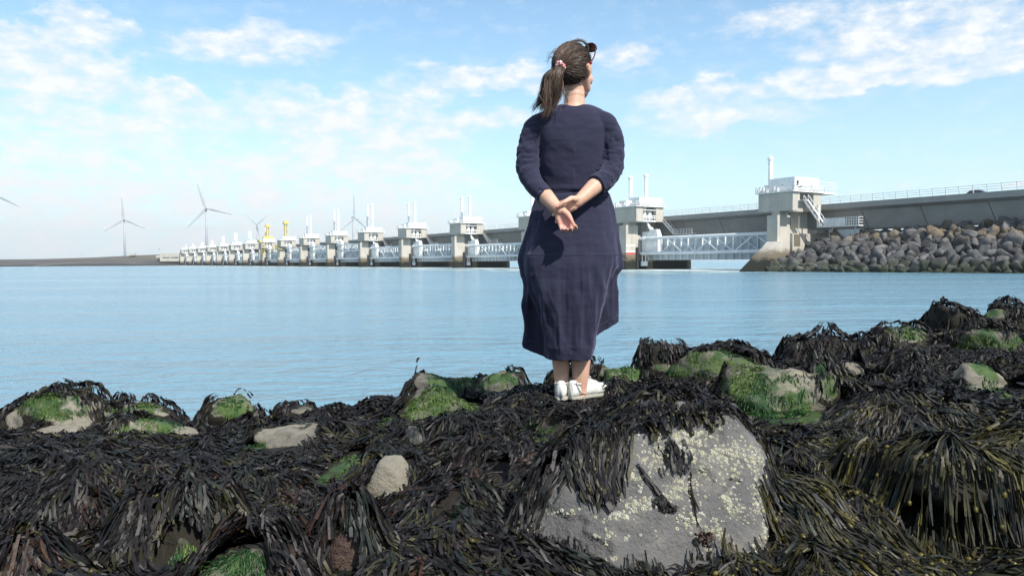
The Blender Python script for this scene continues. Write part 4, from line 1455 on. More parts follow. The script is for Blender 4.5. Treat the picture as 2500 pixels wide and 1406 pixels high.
def grow(Wd, x, y, ang, length, width, col, lift, levels=3, seg=3, follow=0.55, curl=0.5, spread=0.42, zones=True, bead=0.0, beadcol=None, base_off=None, g=rng):
    """fronds that fork as they run downhill over the height map"""
    n = len(x)
    off = g.uniform(0.002, 0.018, n) + lift if base_off is None else base_off
    z = samp(HB, x, y) + off
    P0 = np.stack([x, y, z], 1)
    frac = {1: [1.0], 2: [0.5, 0.5], 3: [0.4, 0.32, 0.28]}[levels]
    cur = (P0, ang, off, length, width, col)
    for L in range(levels):
        P0, ang, off, length, width, col = cur
        n = len(P0)
        sg = seg if L == 0 else 2
        k = sg + 1
        P = np.empty((n, k, 3))
        P[:, 0] = P0
        a = ang.copy()
        st = length * frac[L] / sg
        crl = g.normal(0, curl, n)
        for s in range(1, k):
            px, py = P[:, s - 1, 0], P[:, s - 1, 1]
            gx_, gy_ = samp(GXf, px, py), samp(GYf, px, py)
            sl = np.hypot(gx_, gy_)
            da = np.arctan2(-gy_, -gx_)
            dd = (da - a + np.pi) % (2 * np.pi) - np.pi
            a = a + dd * follow * np.clip(sl * 1.6, 0, 1) * 0.6 + crl * 0.35 + g.normal(0, 0.15, n)
            drop = -(gx_ * np.cos(a) + gy_ * np.sin(a))
            hstep = st / np.sqrt(1 + np.clip(drop, -2, 4) ** 2)
            nxp, nyp = px + np.cos(a) * hstep, py + np.sin(a) * hstep
            off = off * 0.86 + g.normal(0, 0.0035, n)
            zt = samp(HB, nxp, nyp) + np.maximum(off, 0.001)
            zt = np.maximum(zt, P[:, s - 1, 2] - st * 1.25)
            P[:, s] = np.stack([nxp, nyp, zt], 1)
        T = np.gradient(P, axis=1)
        T /= np.linalg.norm(T, axis=2)[..., None] + 1e-9
        up = np.zeros_like(T)
        up[..., 2] = 1
        up += g.normal(0, 0.55, (n, 1, 3)) + g.normal(0, 0.22, (n, k, 3))
        S = np.cross(T, up)
        S /= np.linalg.norm(S, axis=2)[..., None] + 1e-9
        prof = np.linspace(0.75, 1.0, k) if L == 0 else np.ones(k)
        if L == levels - 1:
            prof = np.array([1.0, 1.2, 1.15, 0.35]) if k == 4 else np.array([1.0, 1.25, .4])
        Wt = width[:, None] / 2 * prof[None] * g.uniform(.8, 1.2, (n, k))
        keep = np.ones(n, bool)
        if zones:
            keep = in_zones(P[:, k // 2], BARE) < 0.5
            keep &= ~((in_zones(P[:, k // 2], GREEN_IN) > .5) & (g.uniform(size=n) < .82))
            keep &= in_zones(P[:, -1], BARE) < 0.5
            keep &= ~on_face(P[:, k // 2]) & ~on_face(P[:, -1])
        keep &= (P[:, -1, 2] - samp(HM, P[:, -1, 0], P[:, -1, 1])) < .13
        Wd.strips(P[keep], S[keep], Wt[keep], col[keep])
        if bead > 0 and L > 0:
            sel = keep & (g.uniform(size=n) < bead)
            if sel.any():
                q = P[sel, g.integers(1, k)]
                q = q + np.array([0, 0, 0.003])
                Wd.beads(q, g.uniform(0.0035, 0.0075, sel.sum()), T[sel, 1], (beadcol if beadcol is not None else col)[sel] if beadcol is None else np.repeat(beadcol[None], sel.sum(), 0) * g.uniform(.6, 1.3, (sel.sum(), 1)))
        if L < levels - 1:
            e = P[keep, -1]
            aa, oo, ll, ww, cc = a[keep], off[keep], length[keep], width[keep], col[keep]
            sp = np.abs(g.normal(spread, .15, len(e)))
            cur = (np.concatenate([e, e]), np.concatenate([aa + sp, aa - sp]), np.concatenate([oo, oo]), np.concatenate([ll, ll]), np.concatenate([ww, ww]) * 0.92, np.concatenate([cc, cc]) * g.uniform(.8, 1.25, (2 * len(e), 1)))


M_WEED = weed_mat('wrack', 0.50, (1.0, 1.0, 1.0))
M_BLAD = weed_mat('wrack_bladder', 0.3, (1.0, 1.0, 1.0))
DARK1 = np.array([0.0078, 0.0066, 0.0072])
DARK2 = np.array([0.0118, 0.0092, 0.0086])
OLIVE = np.array([0.027, 0.0245, 0.0105])
GOLD = np.array([0.080, 0.068, 0.016])
TEAL = np.array([0.012, 0.0145, 0.0125])
RUST = np.array([0.030, 0.015, 0.010])


def pix(P):
    """photograph column of a point, for choosing which kind of weed grows in which part of the shore"""
    return 1250 + FPX * P[:, 0] / P[:, 1]


def region_fronds(Wd, n_tuft, y0, y1, per, length, width, palette, probs, levels, seg, xcond=None, bead=0, lift=0.02, follow=.55, curl=.5, beadcol=None, dens=None, g=rng, spread=.42, fan=.4, side=False):
    y = np.sqrt(g.uniform(y0 ** 2, y1 ** 2, n_tuft))
    x = g.uniform(-0.75, 0.75, n_tuft) * y
    if side:
        x = np.where(g.uniform(size=n_tuft) < .5, -1, 1) * (0.73 * y + g.uniform(0, 1, n_tuft) ** 1.3 * 2.2)
    P = np.stack([x, y, samp(HM, x, y)], 1)
    ok = in_zones(P, BARE) < .5
    # the open face of the slate boulder stays bare
    if xcond is not None:
        ok &= xcond(P)
    x, y = x[ok], y[ok]
    if not len(x):
        return
    gx_, gy_ = samp(GXf, x, y), samp(GYf, x, y)
    da = np.arctan2(-gy_, -gx_)
    flat = np.hypot(gx_, gy_) < 0.18
    da = np.where(flat, vnoise(np.stack([x, y, 0 * x], 1), 1.3, 5) * 4.0, da)
    ci = g.choice(len(palette), len(x), p=probs)
    cols = np.array(palette)[ci] * g.uniform(.65, 1.4, (len(x), 1))
    m = per
    xr = np.repeat(x, m) + g.normal(0, .012, len(x) * m)
    yr = np.repeat(y, m) + g.normal(0, .012, len(x) * m)
    ar = np.repeat(da + g.normal(0, .35, len(x)), m) + g.normal(0, fan, len(x) * m)
    Lr = np.repeat(g.uniform(.7, 1.3, len(x)), m) * length * g.uniform(.6, 1.25, len(x) * m)
    Wr = width * g.uniform(.65, 1.35, len(x) * m)
    cr = np.repeat(cols, m, 0) * g.uniform(.7, 1.35, (len(x) * m, 1))
    lf = np.repeat(g.uniform(.2, 1.4, len(x)), m) * lift * g.uniform(.3, 1.3, len(x) * m)
    grow(Wd, xr, yr, ar, Lr, Wr, cr, lf, levels, seg, follow, curl, bead=bead, beadcol=beadcol, g=g, spread=spread)


def on_face(P):
    """True on the open front face of the slate boulder"""
    px = pix(P)
    py = 637.7 + FPX * (H - P[:, 2]) / P[:, 1]
    poly = FACE
    inside = np.zeros(len(P), bool)
    j = len(poly) - 1
    for i in range(len(poly)):
        xi, yi = poly[i]
        xj, yj = poly[j]
        c = ((yi > py) != (yj > py)) & (px < (xj - xi) * (py - yi) / (yj - yi + 1e-9) + xi)
        inside ^= c
        j = i
    return inside & (P[:, 1] < 2.3)


FACE = [(1278, 1300), (1322, 1190), (1392, 1105), (1560, 1060), (1700, 1020), (1800, 1020), (1862, 1100), (1862, 1200), (1870, 1300), (1860, 1365), (1700, 1360), (1560, 1368), (1440, 1362), (1340, 1330)]

if 'weed' not in SKIP and 'shore' not in SKIP:
    nf = lambda P: ~on_face(P)
    left = lambda P: (pix(P) < 1330 + 150 * vnoise(P, 2.0, 9)) & nf(P)
    right = lambda P: (pix(P) > 1840 + 120 * vnoise(P, 2.0, 8)) & nf(P)
    mid = lambda P: (pix(P) >= 1250) & (pix(P) <= 1920) & nf(P)
    # near left: broad dark fronds in a jumble
    Wl = Weed()
    region_fronds(Wl, 5600, 1.15, 2.4, 9, .100, .0072, [DARK1, DARK2, TEAL, OLIVE, RUST], [.46, .27, .14, .08, .05], 3, 3, left, bead=.006, lift=.024, beadcol=GOLD * .7, curl=.6, follow=.6)
    region_fronds(Wl, 7600, 2.2, 3.9, 7, .095, .0076, [DARK1, DARK2, TEAL, OLIVE], [.5, .28, .14, .08], 2, 2, left, lift=.014, curl=.8)
    region_fronds(Wl, 900, 1.2, 3.2, 14, .19, .0062, [OLIVE, TEAL, DARK2], [.45, .3, .25], 3, 3, lambda P: left(P) & (vnoise(P, 1.7, 4) > .18), lift=.022, curl=.25, spread=.16, follow=.8)
    Wl.build('seaweed_mat', M_WEED, 'dark purple brown wrack spread over the stones on the left', 'seaweed', None, 'stuff')
    # right: long olive bladder wrack combed down the slope
    Wr_ = Weed()
    region_fronds(Wr_, 3600, 1.2, 2.6, 9, .17, .0058, [OLIVE, TEAL, DARK2, GOLD * .6], [.46, .22, .22, .10], 3, 3, right, bead=.045, lift=.012, curl=.25, spread=.18, follow=.85, beadcol=GOLD * .9)
    region_fronds(Wr_, 6500, 2.3, 4.3, 7, .08, .0080, [DARK1, DARK2, TEAL, OLIVE], [.42, .3, .16, .12], 2, 3, right, lift=.014, curl=.5, spread=.3)
    Wr_.build('seaweed_mat', M_WEED, 'olive bladder wrack combed over the slope at the lower right', 'seaweed', None, 'stuff')
    # middle, round the slate boulder and under the woman
    Wm = Weed()
    region_fronds(Wm, 4800, 1.2, 4.2, 8, .08, .0075, [DARK1, DARK2, TEAL, OLIVE], [.5, .3, .12, .08], 3, 3, mid, lift=.013, bead=.012, beadcol=OLIVE, spread=.3)
    Wm.build('seaweed_mat', M_WEED, 'dark wrack round the slate boulder and under the white shoes', 'seaweed', None, 'stuff')
    # the skyline stones
    Wb = Weed()
    region_fronds(Wb, 9500, 3.8, 6.4, 5, .075, .0112, [DARK1, DARK2, TEAL, OLIVE], [.48, .32, .12, .08], 2, 2, nf, lift=.012, curl=.7)
    region_fronds(Wb, 3200, .7, 6.4, 6, .14, .018, [DARK1, DARK2, TEAL, OLIVE], [.48, .32, .12, .08], 2, 2, nf, lift=.016, curl=.6, side=True)
    Wb.build('seaweed_mat', M_WEED, 'dark wrack covering the far row of boulders along the water', 'seaweed', None, 'stuff')
    # green weed in short hair over the mossy stone
    Wg = Weed()
    for (c, rx, ry, rz) in GREEN:
        if c[1] > 5:
            continue
        n = int(52000 * rx * max(rz, .05) * 2) + 60
        x = c[0] + rng.normal(0, .55, n) * rx
        y = c[1] + rng.uniform(-.6, .9, n) * min(ry, .25)
        q = np.stack([x, y, samp(HM, x, y)], 1)
        ok = (in_zones(q, GREEN) > .5) & (vnoise(q, 14, 6) > -.35)
        x, y, q = x[ok], y[ok], q[ok]
        if not len(x):
            continue
        gx_, gy_ = samp(GXf, x, y), samp(GYf, x, y)
        n = len(x)
        gc = np.where((vnoise(q, 5, 2) > 0)[:, None], np.array([.014, .048, .011]), np.array([.048, .082, .016])) * rng.uniform(.5, 1.3, (n, 1))
        Lm = HB
        HB = HM
        grow(Wg, x, y, np.arctan2(-gy_, -gx_) + rng.normal(0, .4, n), rng.uniform(.010, .026, n), np.full(n, .0030) * c[1] / 2.6, gc, np.zeros(n), 1, 3, .8, .4, zones=False, base_off=rng.uniform(.001, .006, n))
        HB = Lm
    Wg.build('green_algae', weed_mat('gutweed', 0.5, (1, 1, 1)), 'bright green hair weed growing on the boulders', 'algae', None, 'stuff')


# ------------------------------------------------------------------ growth on the slate boulder
if 'shore' not in SKIP:
    big_bvh = [b for b, o in bvhs if o is BIG][0]

    def on_big(px, py):
        d = ray(px, py)
        r = big_bvh.ray_cast(Vector((0, 0, H)), d.normalized())
        return (np.array(r[0]), np.array(r[1])) if r[0] is not None else (None, None)

    # barnacles: small cones with a pit in the top
    CLUS = [(1640, 1075, 70, 45, 90), (1700, 1070, 50, 30, 60), (1600, 1120, 45, 40, 80), (1745, 1110, 60, 30, 70), (1800, 1105, 45, 25, 60), (1845, 1130, 22, 40, 55), (1850, 1210, 14, 60, 50), (1866, 1300, 8, 60, 30),
            (1640, 1200, 38, 22, 60), (1570, 1232, 48, 16, 60), (1510, 1258, 30, 12, 25), (1690, 1270, 26, 22, 40), (1742, 1300, 30, 26, 45), (1780, 1225, 18, 30, 30), (1840, 1355, 22, 18, 36), (1425, 1185, 26, 18, 20), (1370, 1250, 30, 8, 16), (1310, 1240, 16, 30, 16), (1300, 1290, 24, 14, 16),
            (1480, 1310, 24, 10, 8), (1450, 1305, 10, 10, 5), (1530, 1312, 14, 8, 5), (1500, 1365, 26, 8, 10), (1720, 1345, 20, 8, 8), (1560, 1165, 26, 20, 25), (1700, 1150, 40, 40, 40), (1790, 1160, 30, 30, 30), (1680, 1180, 30, 24, 26), (1810, 1250, 30, 30, 22), (1600, 1250, 200, 70, 34), (1520, 1040, 60, 14, 30), (1760, 1040, 40, 14, 14)]
    seg = 7
    ringr = [(1.0, 0.0), (0.86, .45), (.60, .80), (.42, .78), (.30, .45)]
    bV, bF, bC = [], [], []
    g4 = np.random.default_rng(44)
    for (cx, cy_, rx, ry, n) in CLUS:
        for _ in range(int(n * 1.5)):
            p, nrm = on_big(cx + g4.normal(0, .6) * rx, cy_ + g4.normal(0, .6) * ry)
            if p is None or nrm[1] > 0.2:
                continue
            r = g4.uniform(.0012, .0040) if g4.uniform() < .85 else g4.uniform(.004, .0058)
            nrm = nrm + g4.normal(0, .12, 3)
            nrm /= np.linalg.norm(nrm)
            s_ = np.cross(nrm, [0, 0, 1.0])
            s_ /= np.linalg.norm(s_)
            t_ = np.cross(nrm, s_)
            base = sum(len(v) for v in bV[-1:]) if False else len(bV) * (seg * 5 + 1)
            a0 = g4.uniform(0, 6)
            vv = []
            for (q, hgt) in ringr:
                for k in range(seg):
                    a = a0 + 2 * math.pi * k / seg
                    w = q * r * (1 + .12 * math.sin(3 * a + a0))
                    vv.append(p + s_ * math.cos(a) * w + t_ * math.sin(a) * w + nrm * (hgt * r * .95 - .001))
            vv.append(p + nrm * r * .3)
            bV.append(np.array(vv))
            sh = g4.uniform(.75, 1.15)
            cc = np.array([.33, .315, .225]) * sh if g4.uniform() < .7 else np.array([.37, .36, .31]) * sh
            bC.append(np.concatenate([np.repeat(cc[None], seg * 4, 0), np.repeat(cc[None] * .35, seg + 1, 0)]))
            for i in range(4):
                for k in range(seg):
                    k2 = (k + 1) % seg
                    bF.append((base + i * seg + k, base + i * seg + k2, base + (i + 1) * seg + k2))
                    bF.append((base + i * seg + k, base + (i + 1) * seg + k2, base + (i + 1) * seg + k))
            for k in range(seg):
                bF.append((base + 4 * seg + k, base + 4 * seg + (k + 1) % seg, base + 5 * seg))
    from mathutils.kdtree import KDTree
    kd = KDTree(len(bV))
    for q, w in enumerate(bV):
        kd.insert(Vector(w[-1]), q)
    kd.balance()
    cr_ = np.array([sum(max(0, 1 - f[2] / .013) for f in kd.find_n(Vector(v_), 4)) for v_ in BP])
    ca = BIG.data.attributes.new('crust', 'FLOAT', 'POINT')
    ca.data.foreach_set('value', np.clip(cr_ * .26, 0, 1).astype(np.float32))
    mt, t = newmat('barnacle_shell')
    a = t.n('ShaderNodeAttribute', attribute_name='col')
    t.out(t.bsdf(a.outputs['Color'], 0.8, 0.25))
    off = np.array(BIG.location)
    ob = link('barnacles', npmesh('barnacles', np.concatenate(bV) - off, np.array(bF), {'col': np.concatenate(bC)}), BIG, mt, False)
    tag(ob, kind='stuff')

    # weed hanging over the face
    def hanging(paths, n, jx, jy, width, cols, thick, label, tip=1.0, bead=.0, seed=1):
        """paths: list of pixel polylines running down the face; n fronds each"""
        g = np.random.default_rng(seed)
        Wd = Weed()
        for path in paths:
            path = np.array(path, float)
            d = np.concatenate([[0], np.cumsum(np.hypot(*np.diff(path, axis=0).T))])
            for _ in range(n):
                s0 = g.uniform(0, .55) * d[-1]
                s1 = min(d[-1] * g.uniform(.9, 1.06), s0 + g.uniform(.3, .7) * d[-1])
                k = 6
                ss = np.linspace(s0, s1, k)
                ox, oy = g.normal(0, jx), g.normal(0, jy)
                X = np.interp(ss, d, path[:, 0]) + ox + np.cumsum(g.normal(0, 2.2, k))
                Yp = np.interp(ss, d, path[:, 1]) + oy + np.cumsum(g.normal(0, 1.0, k))
                o_ = g.uniform(.002, thick)
                pts = []
                for i in range(k):
                    p, nrm = on_big(X[i], Yp[i])
                    if p is None:
                        break
                    pts.append(p + nrm * (o_ * (1 - .35 * i / k) + g.normal(0, .0015)))
                if len(pts) < k:
                    continue
                P = np.array(pts)[None]
                T = np.gradient(P, axis=1)
                T /= np.linalg.norm(T, axis=2)[..., None] + 1e-9
                up = np.array([0, -1, .3]) + g.normal(0, .5, (1, 1, 3)) + g.normal(0, .25, (1, k, 3))
                S = np.cross(T, up)
                S /= np.linalg.norm(S, axis=2)[..., None] + 1e-9
                Wt = width / 2 * g.uniform(.7, 1.3) * np.array([.6, .8, 1, 1.1, 1.15 * tip, .45 * tip])[None]
                c = cols[g.integers(len(cols))] * g.uniform(.6, 1.4)
                Wd.strips(P, S, Wt, c[None])
                if g.uniform() < bead:
                    Wd.beads(P[:, 4] + np.array([0, -.002, 0]), np.array([g.uniform(.004, .007)]), T[:, 4], (OLIVE * 1.1)[None])
        return Wd.build('hanging_seaweed', M_WEED, label, 'seaweed', 'wrack hanging on the slate boulder')

    fan = [[(1400 + 14 * k, 1060 - 5.5 * k), (1408 + 12 * k, 1120 - 3 * k), (1425 + 8.5 * k, 1185 - k), (1440 + 7 * k, 1225 - 2 * abs(k - 5))] for k in range(0, 11)]
    hanging(fan[:10], 60, 11, 11, .0072, [DARK1, DARK2, DARK1, OLIVE * .8], .028, 'thick dark bundle of wrack hanging over the left of the slate boulder', bead=.06, seed=2)
    hanging([[(1470, 1170), (1480, 1215), (1487, 1243)]], 30, 10, 5, .009, [DARK1, DARK2], .018, 'pointed tip of dark wrack below the thick hanging bundle', seed=3)
    hanging([[(1555, 1130), (1580, 1175), (1612, 1215), (1628, 1240)]], 16, 2.5, 2, .006, [DARK1, DARK2], .010, 'thin slanting strand of wrack ending in a dark tuft', seed=4)
    hanging([[(1612, 1215), (1622, 1235), (1626, 1252)]], 26, 8, 5, .010, [DARK1, DARK2], .012, 'dark leafy tuft at the end of the slanting strand', seed=5)
    hanging([[(1640, 1085), (1648, 1120), (1655, 1155)]], 44, 14, 9, .008, [DARK1, TEAL, DARK2], .014, 'small dark clump of wrack among the barnacles mid face', seed=6)
    hanging([[(1680, 1130), (1684, 1205), (1702, 1270), (1716, 1300)]], 5, 1.2, 1, .004, [DARK2, RUST], .006, 'single thin stalk of wrack trailing down the slate face', seed=7)
    hanging([[(1712, 1298), (1722, 1315), (1728, 1330)]], 18, 9, 4, .011, [RUST, DARK2, RUST * 1.2], .012, 'rust brown leafy tip of the thin trailing stalk', seed=8)
    hanging([[(1575 + 22 * k, 1000 - 1 * k), (1580 + 22 * k, 1035), (1588 + 21 * k, 1068 - 6 * k)] for k in range(0, 8)], 30, 14, 8, .009, [DARK1, DARK2, OLIVE], .024, 'fringe of bladdery wrack along the top edge of the slate boulder', bead=.25, seed=9)
    hanging([[(1378, 1110), (1350, 1160), (1322, 1220), (1292, 1290)], [(1390, 1100), (1375, 1150), (1345, 1200), (1320, 1240)]], 14, 8, 9, .0085, [DARK1, DARK2, TEAL], .022, 'dark wrack hanging down the left edge of the slate boulder', seed=10)


# ------------------------------------------------------------------ the woman
YP = 3.42
FOOT = at(1398, 974, YP)


def pl(px, py, y=0.0):
    """photograph pixel at y metres behind (+) or before (-) the figure's centre plane -> figure coordinates"""
    return np.array(at(px, py, YP + y) - FOOT)


def skin_mat():
    m, t = newmat('skin')
    g = t.n('ShaderNodeNewGeometry')
    n = t.noise(g.outputs['Position'], 16, 4, .6)
    a = t.n('ShaderNodeAttribute', attribute_name='red')
    c = t.mix(t.ramp(n, .3, .7), (0.50, 0.29, 0.205), (0.57, 0.35, 0.255))
    c = t.mix(a.outputs['Fac'], c, (0.56, 0.235, 0.20))
    b = t.bump(t.noise(g.outputs['Position'], 220, 3, .6), .12, .002)
    s = t.bsdf(c, .5, .35, b)
    s.node.inputs['Subsurface Weight'].default_value = .12
    s.node.inputs['Subsurface Radius'].default_value = (.012, .004, .002)
    s.node.inputs['Subsurface Scale'].default_value = .5
    t.out(s)
    return m


def cloth_mat():
    m, t = newmat('navy_jersey')
    tcn = t.n('ShaderNodeTexCoord')
    v = tcn.outputs['Object']
    n = t.noise(t.mapv(v, (1, 1, 6)), 9, 6, .65)
    n2 = t.noise(t.mapv(v, (14, 14, 120)), 6, 3, .6)
    c = t.mix(t.ramp(n, .3, .7), (0.0165, 0.0172, 0.034), (0.0245, 0.0245, 0.0455))
    c = t.mix(t.m('MULTIPLY', t.ramp(n2, .45, .75), .12), c, (0.036, 0.036, 0.060))
    h = t.m('ADD', t.m('MULTIPLY', t.noise(t.mapv(v, (30, 30, 160)), 5, 3, .6), .5), t.m('MULTIPLY', t.noise(t.mapv(v, (1.6, 1.6, 1.0)), 16, 5, .6), 4.0))
    b = t.bump(h, .2, .004)
    s = t.bsdf(c, .92, .15, b)
    s.node.inputs['Sheen Weight'].default_value = .25
    s.node.inputs['Sheen Roughness'].default_value = .5
    s.node.inputs['Sheen Tint'].default_value = (.5, .5, .75, 1)
    t.out(s)
    return m


def hair_mat():
    m, t = newmat('brown_hair')
    a = t.n('ShaderNodeAttribute', attribute_name='col')
    s = t.bsdf(a.outputs['Color'], .52, .35)
    t.out(s)
    return m


def catmull(C, n, closed=False):
    """smooth curve through control rows C (k,d) -> (n,d)"""
    C = np.asarray(C, float)
    k = len(C)
    u = np.linspace(0, k if closed else k - 1, n, endpoint=not closed)
    i = np.floor(u).astype(int)
    if not closed:
        i = np.minimum(i, k - 2)
    f = (u - i)[:, None]
    ix = (lambda q: q % k) if closed else (lambda q: np.clip(q, 0, k - 1))
    p0, p1, p2, p3 = C[ix(i - 1)], C[ix(i)], C[ix(i + 1)], C[ix(i + 2)]
    return .5 * (2 * p1 + (p2 - p0) * f + (2 * p0 - 5 * p1 + 4 * p2 - p3) * f ** 2 + (3 * p1 - p0 - 3 * p2 + p3) * f ** 3)


def grid_faces(r, c, closed=True):
    F = []
    for i in range(r - 1):
        for j in range(c if closed else c - 1):
            j2 = (j + 1) % c
            F.append((i * c + j, i * c + j2, (i + 1) * c + j2, (i + 1) * c + j))
    return F


def capsule_chain(mb, pts, rad, n=14, flat=1.0, up=None):
    """tapered limb with round ends"""
    pts = [Vector(p) for p in pts]
    P, Rr = [], []
    a, b = pts[0], pts[-1]
    ta = (pts[0] - pts[1]).normalized()
    tb = (pts[-1] - pts[-2]).normalized()
    for q in (.98, .8, .5):
        P.append(a + ta * rad[0] * q)
        Rr.append(rad[0] * math.sqrt(1 - q * q))
    P += pts
    Rr += list(rad)
    for q in (.5, .8, .98):
        P.append(b + tb * rad[-1] * q)
        Rr.append(rad[-1] * math.sqrt(1 - q * q))
    mb.tube(P, Rr, n, True, flat, up)


def ball(mb, c, r, sub=2):
    V, F = ico(sub)
    n = len(mb.v)
    r = np.asarray(r) if hasattr(r, '__len__') else np.array([r] * 3)
    mb.v += [tuple(np.asarray(c) + v * r) for v in V]
    mb.f += [tuple(int(n + i) for i in f) for f in F]


YAW = R(38)            # the head is turned to her right
HF_ = np.array([math.sin(YAW), math.cos(YAW), 0.0])
HR_ = np.array([math.cos(YAW), -math.sin(YAW), 0.0])
HU_ = np.array([0, 0, 1.0])


def build_person():
    root = empty('person', FOOT)
    tag(root, 'woman in long navy dress seen from behind, hands clasped behind her back', 'person')
    MS, MC, MH = skin_mat(), cloth_mat(), hair_mat()
    HC = pl(1400, 171.5, 0.0)

    def hd(f, r, u):
        return HC + HF_ * f + HR_ * r + HU_ * u
    # ---------------- body, one continuous skin
    mb = MB()
    ball(mb, hd(-.012, 0, .012), (.079, .088, .096), 3)
    ball(mb, hd(.03, 0, .012), (.070, .070, .082), 3)
    ball(mb, hd(.045, 0, -.045), (.054, .054, .062), 3)
    ball(mb, hd(.058, 0, -.085), (.040, .040, .036), 3)
    ball(mb, hd(.085, 0, -.098), .018)
    for s in (-1, 1):
        ball(mb, hd(.055, s * .034, -.038), .033)
        ball(mb, hd(.088, s * .030, .018), .014)
        capsule_chain(mb, [hd(.012, s * .052, -.045), hd(.045, s * .042, -.082)], [.024, .02])
    capsule_chain(mb, [hd(.096, 0, .01), hd(.117, 0, -.028), hd(.106, 0, -.036)], [.009, .0115, .013])
    capsule_chain(mb, [hd(.096, -.018, -.062), hd(.102, 0, -.06), hd(.096, .018, -.062)], [.005, .007, .005])
    capsule_chain(mb, [hd(.094, -.015, -.072), hd(.100, 0, -.073), hd(.094, .015, -.072)], [.005, .008, .005])
    for s in (-1, 1):    # ears
        capsule_chain(mb, [hd(-.006, s * .079, .012), hd(-.014, s * .090, .002), hd(-.010, s * .090, -.018), hd(.0, s * .080, -.036)], [.008, .0085, .008, .008], 10)
        capsule_chain(mb, [hd(.004, s * .080, .005), hd(.004, s * .081, -.03)], [.008, .008], 8)
    # neck and torso core
    capsule_chain(mb, [hd(-.005, 0, -.05), pl(1403, 225, .0), pl(1402, 258, -.005), pl(1400, 285, -.005)], [.050, .0445, .050, .07], 20)
    capsule_chain(mb, [pl(1345, 292, 0), pl(1400, 285, 0), pl(1458, 292, 0)], [.045, .06, .045], 16)
    capsule_chain(mb, [pl(1400, 300, 0), pl(1400, 400, .005), pl(1400, 470, .01), pl(1400, 560, .01)], [.08, .085, .07, .085], 16)
    # legs
    for (hip, knee, calf, ank) in (((1372, 590), (1372, 790), (1368, 868), (1372, 946)), ((1424, 590), (1422, 790), (1419, 868), (1416, 946))):
        rr = (.07, .048, .0415, .0285) if hip[0] < 1400 else (.07, .05, .046, .0325)
        capsule_chain(mb, [pl(*hip), pl(*knee), pl(calf[0], 835, -.005), pl(*calf, -.004), pl(calf[0] * .5 + ank[0] * .5, 912, 0), pl(*ank, .004), pl(ank[0], 966, .006)], [rr[0], rr[1], rr[2] * 1.06, rr[2], rr[2] * .86, rr[3], rr[3]], 20)
    # her left arm (left in the picture), palm turned to us
    capsule_chain(mb, [pl(1318, 300, 0), pl(1294, 350, -.01), pl(1289, 412, -.036), pl(1304, 447, -.085), pl(1334, 481, -.150), pl(1353, 501, -.190), pl(1366, 513, -.203)], [.036, .038, .037, .036, .0355, .0285, .0265], 18)
    # palm: a slab of overlapping rods
    K = [(1367.0, 546.5), (1377.5, 551.5), (1388.0, 550.5), (1397.5, 545.5)]
    wr = [(1361, 515), (1365, 513), (1370, 511.5), (1375, 511)]
    for k in range(4):
        capsule_chain(mb, [pl(*wr[k], -.205), pl((wr[k][0] + K[k][0]) / 2 - 1, (wr[k][1] + K[k][1]) / 2 + 1, -.203), pl(*K[k], -.207)], [.0135, .0135, .0105], 12)
    fing = [  # knuckle, mid joint, end joint, tip: pixel and depth; curling up towards us
        [(1367, 547, -.207), (1370, 559, -.218), (1373.5, 563, -.236), (1374, 559, -.250)],
        [(1377.5, 552, -.207), (1381, 563, -.220), (1384, 565, -.243), (1384, 559.5, -.258)],
        [(1388, 551, -.207), (1393, 561, -.221), (1395, 562, -.245), (1393.5, 556.5, -.259)],
        [(1397.5, 546, -.207), (1405, 555, -.220), (1407, 557, -.242), (1405, 551, -.256)]]
    for k, f in enumerate(fing):
        capsule_chain(mb, [pl(*q) for q in f], [.0098, .0090, .0082, .0066] if k else [.0086, .0079, .0072, .0060], 12)
    capsule_chain(mb, [pl(1374, 514, -.214), pl(1386, 524, -.226), pl(1394, 536, -.232), pl(1398.5, 546, -.236)], [.0155, .0145, .0098, .0068], 12)
    # her right arm, hand closed round the left wrist
    capsule_chain(mb, [pl(1475, 300, 0), pl(1493, 350, -.01), pl(1491, 410, -.04), pl(1478, 436, -.082), pl(1450, 457, -.130), pl(1418, 486, -.168), pl(1408, 494, -.174)], [.036, .038, .037, .037, .0375, .0275, .0265], 18)
    wq = [(1412, 486), (1409, 493), (1406, 500), (1403, 506)]
    kq = [(1381, 492), (1379, 500), (1379, 509), (1381, 517)]
    for k in range(4):
        capsule_chain(mb, [pl(*wq[k], -.178), pl((wq[k][0] + kq[k][0]) / 2, (wq[k][1] + kq[k][1]) / 2, -.172), pl(*kq[k], -.162)], [.0145, .0135, .0115], 12)
    tips = [[(1368, 496, -.146), (1352, 504, -.150), (1340, 509.5, -.176)],
            [(1366, 503, -.146), (1354, 512, -.152), (1345.5, 516, -.182)],
            [(1366, 512, -.150), (1356, 521, -.158), (1350.5, 526, -.188)],
            [(1369, 522, -.155), (1361, 535, -.160), (1357.5, 543, -.178)]]
    for k, q in enumerate(tips):
        capsule_chain(mb, [pl(*kq[k], -.162)] + [pl(*w) for w in q], [.0105, .0095, .0088, .0068], 12)
    capsule_chain(mb, [pl(1410, 487, -.186), pl(1394, 485, -.212), pl(1377, 494, -.236), pl(1359, 505.5, -.237)], [.0165, .0130, .0098, .0072], 12)
    me = mb.mesh('body')
    o = link('body', me, None)
    md = o.modifiers.new('r', 'REMESH')
    md.mode = 'VOXEL'
    md.voxel_size = .0035
    sm = o.modifiers.new('s', 'SMOOTH')
    sm.factor = .5
    sm.iterations = 3
    dg = bpy.context.evaluated_depsgraph_get()
    nm = bpy.data.meshes.new_from_object(o.evaluated_get(dg))
    bpy.data.objects.remove(o)
    co = np.empty(len(nm.vertices) * 3)
    nm.vertices.foreach_get('co', co)
    co = co.reshape(-1, 3)
    c = pl(1382, 545, -.21)
